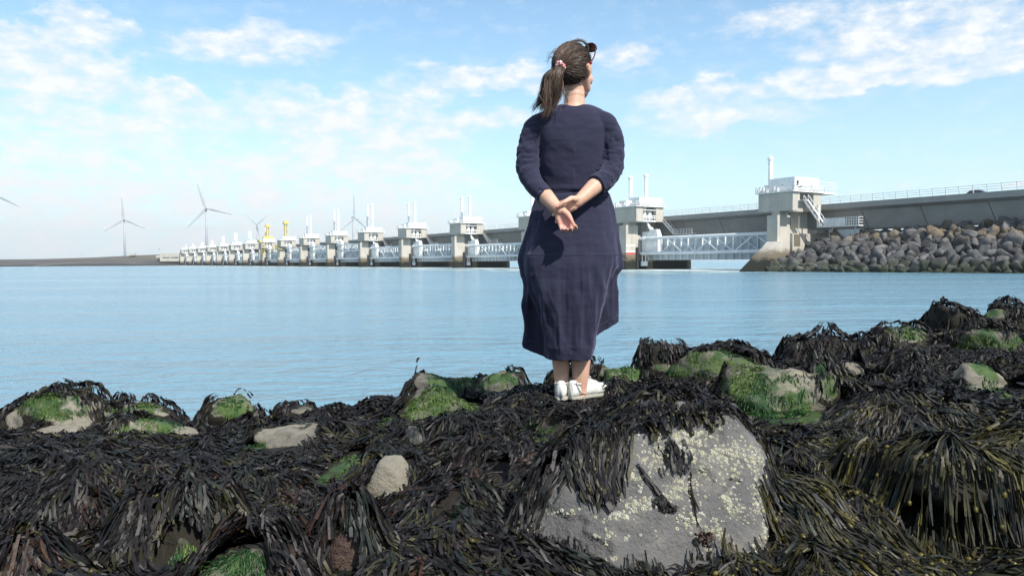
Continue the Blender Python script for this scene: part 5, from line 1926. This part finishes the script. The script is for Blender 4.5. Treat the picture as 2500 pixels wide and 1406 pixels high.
    red = np.clip(1.15 - np.linalg.norm((co - c) * np.array([1, .6, 1]), axis=1) / .06, 0, 1) * .8
    for q in ((1345, 515, -.18), (1360, 507, -.237), (1432, 186, 0)):
        red = np.maximum(red, np.clip(1 - np.linalg.norm(co - pl(*q), axis=1) / .03, 0, 1) * .7)
    a = nm.attributes.new('red', 'FLOAT', 'POINT')
    a.data.foreach_set('value', red.astype(np.float32))
    nm.name = 'body'
    body = link('body', nm, root, MS, True)

    # ---------------- dress: rings from neckline to hem
    # level: py, left x, right x, back depth, front depth
    T = [(255, 1370, 1435, -.046, .060), (259, 1356, 1449, -.060, .07), (266, 1341, 1463, -.070, .08), (275, 1326, 1477, -.078, .088), (290, 1314, 1488, -.088, .095),
         (310, 1304, 1496, -.098, .10), (340, 1308, 1491, -.106, .112), (380, 1313, 1484, -.104, .125), (420, 1317, 1479, -.092, .118), (450, 1318, 1479, -.083, .105),
         (466, 1317, 1482, -.082, .10), (470, 1316, 1484, -.085, .10), (490, 1310, 1490, -.097, .11), (520, 1301, 1499, -.112, .12), (560, 1291, 1507, -.128, .135), (600, 1277, 1512, -.142, .15), (630, 1270, 1515, -.150, .16)]
    # skirt below the cross seam: back lobe narrows, front panel stands out on both sides
    #      py  BLx  TLx (y)  FLx (y)  BRx TRx (y)  FRx (y)  yb   yf
    Sk = [(630, 1300, 1276, -.02, 1270, .05, 1488, 1511, -.02, 1515, .04, -.150, .16),
          (650, 1300, 1278, -.03, 1271, .04, 1487, 1512, -.02, 1515, .04, -.152, .16),
          (672, 1300, 1281, -.035, 1275, .05, 1482, 1498, -.02, 1508, .05, -.150, .16),
          (700, 1308, 1291, -.015, 1281, .06, 1473, 1484, .0, 1508, .06, -.148, .16),
          (740, 1320, 1304, .02, 1279, .07, 1464, 1473, .02, 1510, .07, -.142, .16),
          (790, 1334, 1319, .03, 1276, .08, 1453, 1461, .03, 1512, .08, -.132, .16),
          (840, 1342, 1327, .03, 1273, .08, 1447, 1456, .03, 1508, .08, -.122, .155),
          (880, 1348, 1332, .03, 1290, .08, 1441, 1449, .03, 1490, .08, -.112, .15)]
    NA = 128
    hem = {0: 879, 1: 879, 2: 872, 3: 845, 4: 840, 5: 785, 6: 822, 7: 876}     # pixel row of the hem at each control direction

    def ring_upper(py, l, r_, yb, yf):
        cx = (l + r_) / 2
        pts = []
        # control order: B, BL, TL, FL, F, FR, TR, BR
        hw = (r_ - l) / 2
        for (a, yy) in ((0, yb), (-.62, yb * .80), (-.96, yb * .22), (-.98, yf * .28), (0, yf), (.98, yf * .28), (.96, yb * .22), (.62, yb * .80)):
            pts.append((cx + a * hw, yy))
        return pts

    def ring_skirt(py):
        A = np.array(Sk)
        v = [np.interp(py, A[:, 0], A[:, c]) for c in range(1, 13)]
        BL, TL, TLy, FL, FLy, BR, TR, TRy, FR, FRy, yb, yf = v
        return [((BL + BR) / 2, yb), (BL, yb * .78), (TL, TLy), (FL, FLy), (1392, yf), (FR, FRy), (TR, TRy), (BR, yb * .78)]
    levels = []
    Ta = np.array(T)
    for py in np.concatenate([np.linspace(255, 290, 14), np.linspace(293, 625, 110)]):
        row = [np.interp(py, Ta[:, 0], Ta[:, c]) for c in range(1, 5)]
        ctl = np.array(ring_upper(py, *row))
        bl = np.clip((py - 540) / 85, 0, 1)
        bl = bl * bl * (3 - 2 * bl)
        low = np.array(ring_skirt(630))
        low[:, 0] = (low[:, 0] - 1392) * (row[1] - row[0]) / 245 + (row[0] + row[1]) / 2
        low[:, 1] *= row[2] / -.150
        ctl = ctl * (1 - bl) + low * bl
        xy = catmull(ctl, NA, True)
        levels.append(np.stack([xy[:, 0], np.full(NA, py), xy[:, 1]], 1))
    hemc = catmull(np.array([[hem[k]] for k in range(8)], float), NA, True)[:, 0]
    for f in np.linspace(0, 1, 84)[1:]:
        pys = 625 + (hemc - 625) * f
        xs, ys = np.empty(NA), np.empty(NA)
        # the ring at each angle is read at that angle's own height
        key = np.unique(np.round(pys, 1))
        for j in range(NA):
            ctl = ring_skirt(max(630, pys[j]))
            u = j / NA * 8
            i = int(u)
            t_ = u - i
            p = [np.array(ctl[(i + q) % 8]) for q in (-1, 0, 1, 2)]
            q = .5 * (2 * p[1] + (p[2] - p[0]) * t_ + (2 * p[0] - 5 * p[1] + 4 * p[2] - p[3]) * t_ ** 2 + (3 * p[1] - p[0] - 3 * p[2] + p[3]) * t_ ** 3)
            xs[j], ys[j] = q
        levels.append(np.stack([xs, pys, ys], 1))
    L = np.array(levels)
    sh_ = np.clip((L[..., 1] - 480) / 80, 0, 1) * .032
    L[..., 0] = 1393 + (L[..., 0] - 1393) * (1 - sh_)
    L = np.array(L)                       # rows, NA, (px, py, y)
    # to figure coordinates, vectorised
    def px2loc(Q):
        d = np.stack([(Q[..., 0] - 1250) / FPX, -(Q[..., 1] - 703) / FPX, -np.ones(Q.shape[:-1])], -1) @ np.array(CR).T
        s = (YP + Q[..., 2]) / d[..., 1]
        return d * s[..., None] + np.array([0, 0, H]) - np.array(FOOT)
    V = px2loc(L)
    nr = len(V)
    # outward direction for folds
    cen = V.mean(1, keepdims=True)
    out = V - cen
    out[..., 2] = 0
    out /= np.linalg.norm(out, axis=2)[..., None]
    flatV = V.reshape(-1, 3)
    PY = L[..., 1]
    ang = np.linspace(0, 2 * np.pi, NA, endpoint=False)[None]
    folds = fbm(flatV * np.array([1, 1, .16]), 19, 3, 3).reshape(nr, NA)
    folds2 = fbm(flatV * np.array([.5, 1, 1.0]), 15, 8, 4).reshape(nr, NA)
    crease = 1 - np.abs(fbm(flatV * np.array([1, 1, .3]), 13, 5, 3).reshape(nr, NA)) * 3
    ws = np.clip((PY - 470) / 90, 0, 1)
    hemfade = 1.0
    dsp = ws * (.0060 * folds + .0035 * np.clip(crease, 0, 1)) * hemfade + .0030 * folds2 + (1 - ws) * .0035 * fbm(flatV * np.array([1.0, 1, .5]), 12, 15, 3).reshape(nr, NA)
    # drag lines from the arms and the gathered waist
    dsp -= .006 * np.exp(-((PY - 468) / 4.0) ** 2)
    dsp += .004 * np.exp(-((PY - 459) / 6.0) ** 2)
    dsp += .0032 * np.exp(-((PY - (hemc[None] - 32)) / 1.6) ** 2) * (PY > 640)
    dsp += .0026 * np.exp(-((PY - (622 + 12 * np.sin(ang / 2) ** 2 * 0)) / 1.6) ** 2)
    V = V + out * dsp[..., None]
    VV = V.reshape(-1, 3)
    F = grid_faces(nr, NA)
    # closed at neckline and hem so that torso and sleeves can be fused into one cloth surface
    hemring = V[-1].copy()
    low_ = V[-1] - np.array([0, 0, .05])
    low2 = low_ * np.array([1, 1, 0]) + np.array([0, 0, hemring[:, 2].min() - .09])
    VV = np.concatenate([VV, low_, low2, low2.mean(0)[None], V[0].mean(0)[None]])
    b0 = nr * NA
    for j in range(NA):
        j2 = (j + 1) % NA
        F.append(((nr - 1) * NA + j, (nr - 1) * NA + j2, b0 + j2, b0 + j))
        F.append((b0 + j, b0 + j2, b0 + NA + j2, b0 + NA + j))
        F.append((b0 + NA + j, b0 + NA + j2, b0 + 2 * NA))
        F.append((j2, j, b0 + 2 * NA + 1))

    def sleeve(path, rad, n=40, k=120, seed=0, bunch=(.35, .8), amp=.007):
        nonlocal VV, F
        C = catmull(np.array([list(pl(*p)) + [r_] for p, r_ in zip(path, rad)]), k)
        Pc, rr = C[:, :3], C[:, 3]
        Tn = np.gradient(Pc, axis=0)
        Tn /= np.linalg.norm(Tn, axis=1)[:, None]
        s_ = np.cross(Tn[0], [0, 1.0, 0])
        D = []
        a = np.linspace(0, 2 * np.pi, n, endpoint=False)
        for i in range(k):
            s_ = s_ - Tn[i] * (s_ @ Tn[i])
            s_ /= np.linalg.norm(s_)
            b = np.cross(Tn[i], s_)
            D.append(s_[None] * np.cos(a)[:, None] + b[None] * np.sin(a)[:, None])
        D = np.array(D)
        base = Pc[:, None] + D * rr[:, None, None]
        t_ = np.linspace(0, 1, k)[:, None]
        env = np.clip((t_ - bunch[0] + .25) / .25, 0, 1) * np.clip((bunch[1] + .12 - t_) / .14, 0, 1)
        along = np.cumsum(np.concatenate([[0], np.linalg.norm(np.diff(Pc, axis=0), axis=1)]))[:, None] + 0 * D[..., 0]
        q = np.stack([along * 34 + .9 * np.cos(a + seed)[None], np.broadcast_to(1.25 * np.cos(a), along.shape), np.broadcast_to(1.25 * np.sin(a), along.shape)], -1).reshape(-1, 3)
        w1 = fbm(q, 1.0, 50 + seed, 3, .5).reshape(k, n)
        w2 = 1 - np.abs(fbm(q * np.array([1.0, 1.3, 1.3]), 1.35, 70 + seed, 2).reshape(k, n)) * 3.2
        disp = amp * env * (.9 * w1 + .75 * np.clip(w2, -.3, 1)) + .003 * fbm(base.reshape(-1, 3), 14, seed + 3, 3).reshape(k, n)
        disp = disp + .0018 * ((t_ > .95) & (t_ < .985)) - .0012 * ((t_ > .93) & (t_ <= .95))
        P = base + D * disp[..., None]
        b0 = len(VV)
        VV = np.concatenate([VV, P.reshape(-1, 3), Pc[:1], Pc[-1:] - Tn[-1:] * .012])
        for i in range(k - 1):
            for j in range(n):
                j2 = (j + 1) % n
                F.append((b0 + i * n + j, b0 + i * n + j2, b0 + (i + 1) * n + j2, b0 + (i + 1) * n + j))
        for j in range(n):
            j2 = (j + 1) % n
            F.append((b0 + j2, b0 + j, b0 + k * n))
            F.append((b0 + (k - 1) * n + j, b0 + (k - 1) * n + j2, b0 + k * n + 1))
    sleeve([(1368, 291, -.005), (1336, 297, -.008), (1310, 311, -.012), (1296, 338, -.015), (1289, 372, -.022), (1287, 410, -.035), (1300, 443, -.075), (1317, 464, -.118), (1333, 480, -.148)], [.038, .048, .052, .051, .050, .050, .047, .043, .0385], seed=1, bunch=(.34, .70), amp=.0058)
    sleeve([(1432, 290, -.005), (1462, 295, -.008), (1482, 308, -.012), (1493, 335, -.015), (1496, 370, -.022), (1494, 408, -.04), (1480, 435, -.08), (1467, 446, -.106), (1455, 454, -.125)], [.038, .048, .051, .050, .049, .049, .048, .046, .045], seed=2, bunch=(.38, .98), amp=.0070)
    me = bpy.data.meshes.new('dress')
    me.from_pydata(VV.tolist(), [], F)
    bm = bmesh.new()
    bm.from_mesh(me)
    bmesh.ops.recalc_face_normals(bm, faces=bm.faces)
    bm.to_mesh(me)
    bm.free()
    tmp = link('dress_tmp', me)
    md = tmp.modifiers.new('r', 'REMESH')
    md.mode = 'VOXEL'
    md.voxel_size = .0042
    sm = tmp.modifiers.new('s', 'SMOOTH')
    sm.factor = .5
    sm.iterations = 4
    dg = bpy.context.evaluated_depsgraph_get()
    dm = bpy.data.meshes.new_from_object(tmp.evaluated_get(dg))
    bpy.data.objects.remove(tmp)
    nv = len(dm.vertices)
    co = np.empty(nv * 3)
    dm.vertices.foreach_get('co', co)
    co = co.reshape(-1, 3)
    no = np.empty(nv * 3)
    dm.vertices.foreach_get('normal', no)
    no = no.reshape(-1, 3)
    # folds: drag lines on the back, hanging folds in the skirt
    zz = co[:, 2]
    rot = lambda P, a: np.stack([P[:, 0] * math.cos(a) + P[:, 2] * math.sin(a), P[:, 1], -P[:, 0] * math.sin(a) + P[:, 2] * math.cos(a)], 1)
    sk = np.clip((.66 - zz) / .14, 0, 1) * np.clip((zz - .20) / .06, .35, 1)
    tor = np.clip((zz - .93) / .06, 0, 1) * np.clip((1.30 - zz) / .12, 0, 1) * (np.abs(co[:, 0] - pl(1398, 400)[0]) < .155)
    sgn = np.sign(co[:, 0] - pl(1398, 400)[0])
    fa = np.where(sgn > 0, fbm(rot(co, .55) * np.array([.3, 1, 1]), 15, 61, 3), fbm(rot(co, -.55) * np.array([.3, 1, 1]), 15, 62, 3))
    ridge = 1 - np.abs(fbm(co * np.array([1, 1, .13]), 15, 63, 2)) * 3.5
    hang = fbm(co * np.array([1, 1, .15]), 26, 64, 3)
    tilt_ = 1 - np.abs(fbm(rot(co, .35) * np.array([1, 1, .16]), 11, 65, 2)) * 3.5
    d_ = sk * (.0085 * np.clip(ridge, -.5, 1) + .0055 * hang + .0065 * np.clip(tilt_, -.3, 1)) + tor * .0062 * fa + .0005 * fbm(co, 40, 66, 2)
    d_ -= .0055 * np.exp(-((zz - pl(1398, 468, -.1)[2] - .004 * np.sin(co[:, 0] * 22)) / .004) ** 2) * (np.abs(co[:, 0] - pl(1398, 400)[0]) < .165) * (np.abs(no[:, 2]) < .7)
    co = co + no * d_[:, None]
    dm.vertices.foreach_set('co', co.ravel())
    # cut the cloth along the hem
    cand = np.nonzero(zz < .42)[0]
    dd = ((co[cand, None, :2] - hemring[None, :, :2]) ** 2).sum(2)
    near = np.argsort(dd, axis=1)[:, :2]
    w_ = 1 / (np.take_along_axis(dd, near, 1) + 1e-7)
    hz_ = (hemring[near, 2] * w_).sum(1) / w_.sum(1)
    rel = co[cand, 2] - hz_
    snap = (rel < .0022) & (rel > -.0030)
    co[cand[snap], 2] = hz_[snap]
    dm.vertices.foreach_set('co', co.ravel())
    bm = bmesh.new()
    bm.from_mesh(dm)
    bm.verts.ensure_lookup_table()
    kill = [bm.verts[int(q)] for q in cand[rel <= -.0030]]
    bmesh.ops.delete(bm, geom=kill, context='VERTS')
    bm.to_mesh(dm)
    bm.free()
    co = np.empty(len(dm.vertices) * 3)
    dm.vertices.foreach_get('co', co)
    co = co.reshape(-1, 3)
    dm.update()
    dm.name = 'dress'
    dress = link('dress', dm, root, MC, True)
    so_ = dress.modifiers.new('thick', 'SOLIDIFY')
    so_.thickness = .003
    so_.offset = -1
    dbv = BVHTree.FromPolygons(co.tolist(), [tuple(p_.vertices) for p_ in dm.polygons])
    # seams
    MSEAM = surf('seam_thread', (0.055, 0.055, 0.09), None, .9, bump=0)

    def seam(row, off=.0022, r=.0013, j0=0, j1=NA):
        pts = []
        for j in range(j0, j1 + 1):
            hit = dbv.find_nearest(Vector(V[row, j % NA]))
            pts.append(tuple(hit[0] + hit[1] * r * .55))
        pts = [tuple(q) for q in (np.array(pts) * .5 + .25 * np.roll(np.array(pts), 1, 0) + .25 * np.roll(np.array(pts), -1, 0))]
        MB().tube(pts, r, 5, False).build('seam', MSEAM, dress, True)
    rows_py = PY[:, 0]
    seam(int(np.argmin(np.abs(rows_py - 622))))
    rN = nr - 11
    seam(rN, .0035, .0010)
    seam(rN + 1, .0035, .0010)

    # ---------------- shoes
    MSH = surf('white_leather', (0.66, 0.65, 0.61), (0.55, 0.54, 0.50), .55, .35, 18, 4, .25, 90, .002)
    MSO = surf('shoe_sole', (0.42, 0.40, 0.34), None, .7)
    MSP = surf('shoe_piping', (0.33, 0.32, 0.29), None, .7)

    def shoe(cx, cy_, yaw, name_label):
        sh = link('shoe', None, None) if False else empty('tmp')
        bpy.data.objects.remove(sh)
        Ls = .245
        st = np.linspace(0, 1, 26)
        hw = np.interp(st, [0, .06, .2, .45, .66, .82, .93, 1.0], [.016, .027, .031, .031, .039, .038, .026, .006])
        ht = np.interp(st, [0, .05, .15, .28, .42, .6, .8, .93, 1.0], [.074, .082, .080, .074, .082, .066, .047, .038, .014])
        n = 20
        Vs = []
        for i, t_ in enumerate(st):
            for k in range(n):
                a = 2 * math.pi * k / n
                x = hw[i] * math.copysign(abs(math.cos(a)) ** .75, math.cos(a))
                zc = math.sin(a)
                z = ht[i] * (.5 + .5 * math.copysign(abs(zc) ** .8, zc))
                x *= 1 - .22 * (z / .085) ** 1.5
                Vs.append((x, t_ * Ls - .055, z + .010 + (.010 * max(0, t_ - .75) / .25)))
        Vs = np.array(Vs)
        Vs += (np.stack([fbm(Vs, 45, 2 + cx, 3), fbm(Vs, 45, 5, 3), fbm(Vs, 45, 9, 3)], 1)) * .0028
        F_ = grid_faces(26, n) + [tuple(range(n)), tuple(range(25 * n, 26 * n))]
        m_ = bpy.data.meshes.new('shoe')
        m_.from_pydata(Vs.tolist(), [], F_)
        bm = bmesh.new()
        bm.from_mesh(m_)
        bmesh.ops.recalc_face_normals(bm, faces=bm.faces)
        bm.to_mesh(m_)
        bm.free()
        s_ = link('shoe', m_, root, MSH, True)
        p = pl(cx, cy_, 0)
        s_.location = (p[0], p[1], 0.004)
        s_.rotation_euler = (0, 0, -yaw)
        out_ = [(hw[i] * 1.04, st[i] * Ls - .055) for i in range(26)] + [(-hw[i] * 1.04, st[i] * Ls - .055) for i in reversed(range(26))]
        MB().extrude(out_, 2, 0.0, .014).build('sole', MSO, s_, bevel=.002)
        # collar, heel strip and laces
        col = [(.030 * math.sin(a), -.012 + .040 * math.cos(a), .072 + .008 * math.cos(a) ** 2) for a in np.linspace(0, 2 * math.pi, 21)]
        MB().tube(col, .0032, 7, False).build('collar', MSH, s_, True)
        for sx in (-1, 1):
            MB().tube([(sx * .027, -.038, .085), (sx * .0305, -.030, .060), (sx * .034, -.012, .03), (sx * .034, .02, .02)], .0022, 6).build('piping', MSP, s_, True)
        for k in range(4):
            y_ = .048 + k * .018
            MB().tube([(-.02, y_, .078 - k * .005), (0, y_ + .004, .092 - k * .006), (.02, y_ + .01, .078 - k * .005)], .002, 6).build('lace', MSH, s_, True)
        for sx in (-1, 1):
            lp = [(0, .046, .096), (sx * .014, .040, .108), (sx * .030, .046, .100), (sx * .026, .056, .090), (sx * .008, .050, .094)]
            MB().tube([tuple(q) for q in catmull(np.array(lp), 14)], .0018, 6).build('lace_loop', MSH, s_, True)
        return s_
    shoe(1371, 966, R(6), '')
    shoe(1412, 966, R(52), '')

    # ---------------- hair
    skull_c = hd(-.010, 0, .014)
    ax = np.array([.083, .098, .103])      # right, front, up radii of the hair shell

    def shell(dl, extra=0.0):
        """dl: (n,3) directions in head axes (right, front, up)"""
        q = dl * (ax + np.array(extra).reshape(-1, 1) if np.ndim(extra) else ax + extra)
        return skull_c + q[:, :1] * HR_ + q[:, 1:2] * HF_ + q[:, 2:3] * HU_
    # hair cap: part of the shell behind the hairline
    Vd, Fd = ico(5)
    hairline = lambda d: (d[:, 1] < .60 + .25 * np.clip(d[:, 2], 0, 1)) & (d[:, 2] > np.where(d[:, 1] < -.1, -.90, -.62)) & ~((np.abs(d[:, 0]) > .55) & (d[:, 1] > .12 - .3 * d[:, 2]) & (d[:, 2] < .12))
    keep = hairline(Vd)
    fk = keep[Fd].all(1)
    wv = .0035 * fbm(Vd * np.array([1, 1, .6]), 4, 2, 3)
    capV = shell(Vd, wv)
    used = np.unique(Fd[fk])
    remap = -np.ones(len(Vd), int)
    remap[used] = np.arange(len(used))
    HCOL = np.array([.047, .0315, .0235])
    cap = npmesh('hair', capV[used], remap[Fd[fk]], {'col': np.repeat(HCOL[None] * .8, len(used), 0)})
    hair = link('hair', cap, root, MH, True)
    g = np.random.default_rng(21)
    tie = pl(1368, 166, -.078)
    tq = tie - skull_c
    td = np.array([tq @ HR_, tq @ HF_, tq @ HU_]) / ax
    tr = np.linalg.norm(td)
    td /= tr

    def strands(paths, width, cols, name):
        """paths (n,k,3)"""
        Wd = Weed()
        n, k, _ = paths.shape
        Tn = np.gradient(paths, axis=1)
        Tn /= np.linalg.norm(Tn, axis=2)[..., None] + 1e-9
        vdir = np.array([0, -1.0, .2]) + g.normal(0, .5, (n, 1, 3))
        S = np.cross(Tn, vdir)
        S /= np.linalg.norm(S, axis=2)[..., None] + 1e-9
        Wt = width[:, None] / 2 * np.concatenate([np.ones(k - 2), [.8, .3]])[None]
        Wd.strips(paths, S, Wt, cols)
        Vv = np.concatenate(Wd.V)
        return npmesh(name, Vv, np.concatenate(Wd.F), {'col': np.concatenate(Wd.C)})
    n = 5200
    d0 = g.normal(size=(n * 3, 3))
    d0 /= np.linalg.norm(d0, axis=1)[:, None]
    d0 = d0[hairline(d0)][:n]
    n = len(d0)
    k = 12
    u = np.linspace(0, 1, k)
    om = np.arccos(np.clip(d0 @ td, -1, 1))[:, None]
    so = np.sin(om) + 1e-6
    paths = np.empty((n, k, 3))
    clump = fbm(d0, 5, 3, 2)
    for i in range(k):
        d = (np.sin((1 - u[i]) * om) * d0 + np.sin(u[i] * om) * td) / so
        d /= np.linalg.norm(d, axis=1)[:, None]
        sag = .004 * np.sin(np.pi * u[i]) * clump + .0015 + .004 * np.abs(vnoise(d0, 9, 4))
        sag = sag + (np.linalg.norm(td * ax) * 0) + .012 * u[i] ** 6
        paths[:, i] = shell(d, sag) + g.normal(0, .0012, (n, 3)) + .0035 * np.stack([vnoise(d0 * 3 + u[i], 2.2, 1), vnoise(d0 * 3 + u[i], 2.2, 2), vnoise(d0 * 3 + u[i], 2.2, 3)], 1)
    cols = HCOL * (1 + .45 * clump[:, None]) * g.uniform(.55, 1.7, (n, 1)) * np.array([1.08, 1, .92])
    link('hair_strands', strands(paths, g.uniform(.0008, .0018, n), cols, 'hair_strands'), hair, MH, True)
    # ponytail, swept to the left
    cl = catmull(np.array([pl(1369, 166, -.088), pl(1360, 169, -.118), pl(1352, 185, -.135), pl(1348, 212, -.134), pl(1342, 240, -.122), pl(1329, 270, -.108)]), 16)
    n = 2300
    th = g.uniform(0, 2 * np.pi, n)
    rr = np.sqrt(g.uniform(0, 1, n))
    prof = np.interp(np.linspace(0, 1, 16), [0, .12, .35, .6, .85, 1], [.012, .028, .043, .046, .038, .028])
    paths = np.empty((n, 16, 3))
    lenf = np.clip(g.normal(.76, .17, n), .38, 1.0)
    wob = g.normal(0, 1, (n, 3))
    lock = np.floor(th / (2 * np.pi) * 7)
    loff = g.normal(0, 1, (8, 3))[lock.astype(int)]
    for i in range(16):
        f = i / 15 * lenf
        c_ = np.stack([np.interp(f * 15, np.arange(16), cl[:, q]) for q in range(3)], 1)
        over = np.clip(f - 1, 0, 1)[:, None]
        pr = np.interp(f, np.linspace(0, 1, 16), prof)
        e1 = np.array([1.0, 0, .25])
        e2 = np.array([0, 1.0, 0])
        q = c_ + (e1[None] * np.cos(th)[:, None] * 1.0 + e2[None] * np.sin(th)[:, None] * .75) * (rr * pr)[:, None]
        q = q + loff * (.016 * f ** 1.3)[:, None] + wob * (.010 * f ** 1.6)[:, None] + np.array([-.012, 0, -.03]) * over * 3
        q += .006 * np.stack([np.sin(f * 9 + lock * 2.1), 0 * f, np.cos(f * 8 + lock)], 1) * f[:, None]
        paths[:, i] = q
    cols = HCOL * g.uniform(.5, 1.9, (n, 1)) * (1 + .25 * loff[:, :1]) * np.array([1.1, 1, .92])
    cols = np.clip(cols, .004, .2)
    link('ponytail', strands(paths, g.uniform(.0009, .002, n), cols, 'ponytail'), hair, MH, True)
    # loose hair in the wind: over the crown and off the tail
    W_ = []
    for q in range(46):
        j = lambda s_: g.normal(0, s_)
        a = np.array([(1436 + j(1), 122 + j(2)), (1431 + j(2), 108 + j(2)), (1415 + j(3), 99 + j(2.5)), (1398 + j(4), 104 + j(3)), (1382 + j(6), 113 + j(4))])
        W_.append(catmull(np.array([pl(x_, y_, .03 + .01 * j(1)) for x_, y_ in a]), 12))
    for q in range(90):
        j = lambda s_: 1.6 * g.normal(0, s_)
        a = np.array([(1350 + j(3), 180 + j(4)), (1336 + j(3), 205 + j(5)), (1329 + j(4), 230 + j(5)), (1321 + j(5), 252 + j(6))])
        W_.append(catmull(np.array([pl(x_, y_, -.11 + .012 * j(1)) for x_, y_ in a]), 12))
    for q in range(20):
        j = lambda s_: g.normal(0, s_)
        a = np.array([(1372 + j(3), 215 + j(3)), (1378 + j(3), 228 + j(3)), (1383 + j(3), 240 + j(4)), (1384 + j(2), 252 + j(3))])
        W_.append(catmull(np.array([pl(x_, y_, -.075 + .006 * j(1)) for x_, y_ in a]), 12))
    for q in range(90):
        j = lambda s_: g.normal(0, s_)
        x0 = g.uniform(1355, 1435)
        y0 = 168 - 52 * math.sqrt(max(0, 1 - ((x0 - 1396) / 46) ** 2))
        a = np.array([(x0, y0 + 4), (x0 - 6 + j(4), y0 - 3 + j(2)), (x0 - 16 + j(5), y0 + j(4)), (x0 - 24 + j(6), y0 + 8 + j(5))])
        W_.append(catmull(np.array([pl(x_, y_, -.01 + .02 * j(1)) for x_, y_ in a]), 12))
    W_ = np.array(W_)
    tag(link('loose_hair', strands(W_, g.uniform(.0007, .0014, len(W_)), HCOL * g.uniform(.8, 2.2, (len(W_), 1)), 'loose_hair'), hair, MH, True), kind='stuff')
    # scrunchie
    m_, t = newmat('scrunchie_print')
    tcn = t.n('ShaderNodeTexCoord')
    n_s = t.noise(tcn.outputs['Object'], 130, 2, .5)
    t.out(t.bsdf(t.mix(t.ramp(n_s, .46, .54), (.55, .06, .07), (.72, .58, .56)), .8, .2))
    tn = (cl[1] - cl[0])
    tn /= np.linalg.norm(tn)
    s1 = np.cross(tn, [0, 0, 1.0])
    s1 /= np.linalg.norm(s1)
    s2 = np.cross(tn, s1)
    pts, rad = [], []
    for q in np.linspace(0, 2 * np.pi, 61):
        w = .0185 + .003 * math.sin(9 * q)
        pts.append(tuple(cl[0] + tn * (.006 + .003 * math.sin(7 * q)) + s1 * math.cos(q) * w * .95 + s2 * math.sin(q) * w * 1.15))
        rad.append(.0072 + .0022 * math.sin(13 * q))
    sc_o = MB().tube(pts, rad, 8, False).build('scrunchie', m_, root, True)
    # thin chain round the neck
    pts = [tuple(pl(1404, 233, 0) + np.array([.056 * math.cos(a), .056 * math.sin(a), -.006 * math.sin(a)])) for a in np.linspace(0, 2 * math.pi, 41)]
    MB().tube(pts, .0011, 5, False).build('necklace', surf('silver', (.6, .6, .6), None, .3, .6, bump=0), root, True)
    # eyes, on the far side of the face
    for s in (-1, 1):
        e = MB()
        ball(e, hd(.083, s * .031, .002), .0115)
        e.build('eye', surf('eye_white', (.7, .68, .65), None, .3, bump=0), root, True)

    # ---------------- sunglasses pushed up into the hair
    gl = empty('sunglasses', tuple(np.array(FOOT) + hd(.075, 0, .085)))
    tag(gl, "dark red sunglasses pushed up on the woman's brown hair", 'sunglasses')
    base = hd(.075, 0, .085)
    MF = surf('wine_red_plastic', (.075, .012, .02), None, .25, .5, bump=0)
    ML = surf('tinted_lens', (.02, .012, .02), None, .08, .6, bump=0)
    tilt = HU_ * .75 - HF_ * .66          # down the lens when worn pushed up
    nrmv = HF_ * .75 + HU_ * .66
    for s in (-1, 1):
        ringp = []
        for a in np.linspace(0, 2 * np.pi, 25):
            c_, s_ = math.cos(a), math.sin(a)
            ringp.append(tuple(HR_ * (s * .034 + .027 * math.copysign(abs(c_) ** .8, c_)) + tilt * .021 * math.copysign(abs(s_) ** .8, s_) + nrmv * .030 + HU_ * .012))
        MB().tube(ringp, .0032, 7, False).build('frame', MF, gl, True)
        lm = MB()
        lm.v = ringp[:-1] + [tuple(np.array(p) + nrmv * .0018) for p in ringp[:-1]]
        k = 24
        lm.f = [tuple(range(k)), tuple(range(2 * k - 1, k - 1, -1))] + [(i, (i + 1) % k, k + (i + 1) % k, k + i) for i in range(k)]
        lm.build('lens', ML, gl)
        p0 = HR_ * s * .062 + nrmv * .026 + HU_ * .016
        p1 = hd(.035, s * .092, .060) - base
        p2 = hd(-.004, s * .096, .016) - base
        MB().tube([tuple(q) for q in catmull(np.array([p0, p1, p2]), 12)], .0030, 7).build('temple', MF, gl, True)
        ball_ = MB()
        ball(ball_, p2, .007)
        ball_.build('temple_tip', surf('red_plastic', (.35, .02, .04), None, .3, bump=0), gl, True)
    MB().tube([tuple(HR_ * -.008 + nrmv * .032 + HU_ * .012), tuple(nrmv * .036 + HU_ * .014), tuple(HR_ * .008 + nrmv * .032 + HU_ * .012)], .003, 7).build('bridge', MF, gl, True)


if 'person' not in SKIP:
    build_person()


# ------------------------------------------------------------------ sea air
if 'haze' not in SKIP:
    hm = bpy.data.materials.new('sea_haze')
    hm.use_nodes = True
    ht = hm.node_tree
    ht.nodes.clear()
    pv = ht.nodes.new('ShaderNodeVolumePrincipled')
    pv.inputs['Color'].default_value = (0.93, 0.96, 1.0, 1)
    pv.inputs['Density'].default_value = 0.00014
    pv.inputs['Anisotropy'].default_value = 0.2
    ho = ht.nodes.new('ShaderNodeOutputMaterial')
    ht.links.new(pv.outputs[0], ho.inputs['Volume'])
    hz_ = MB().box((-3700, -160, -5), (3700, 4300, 190)).build('haze', hm)
    tag(hz_, kind='stuff')
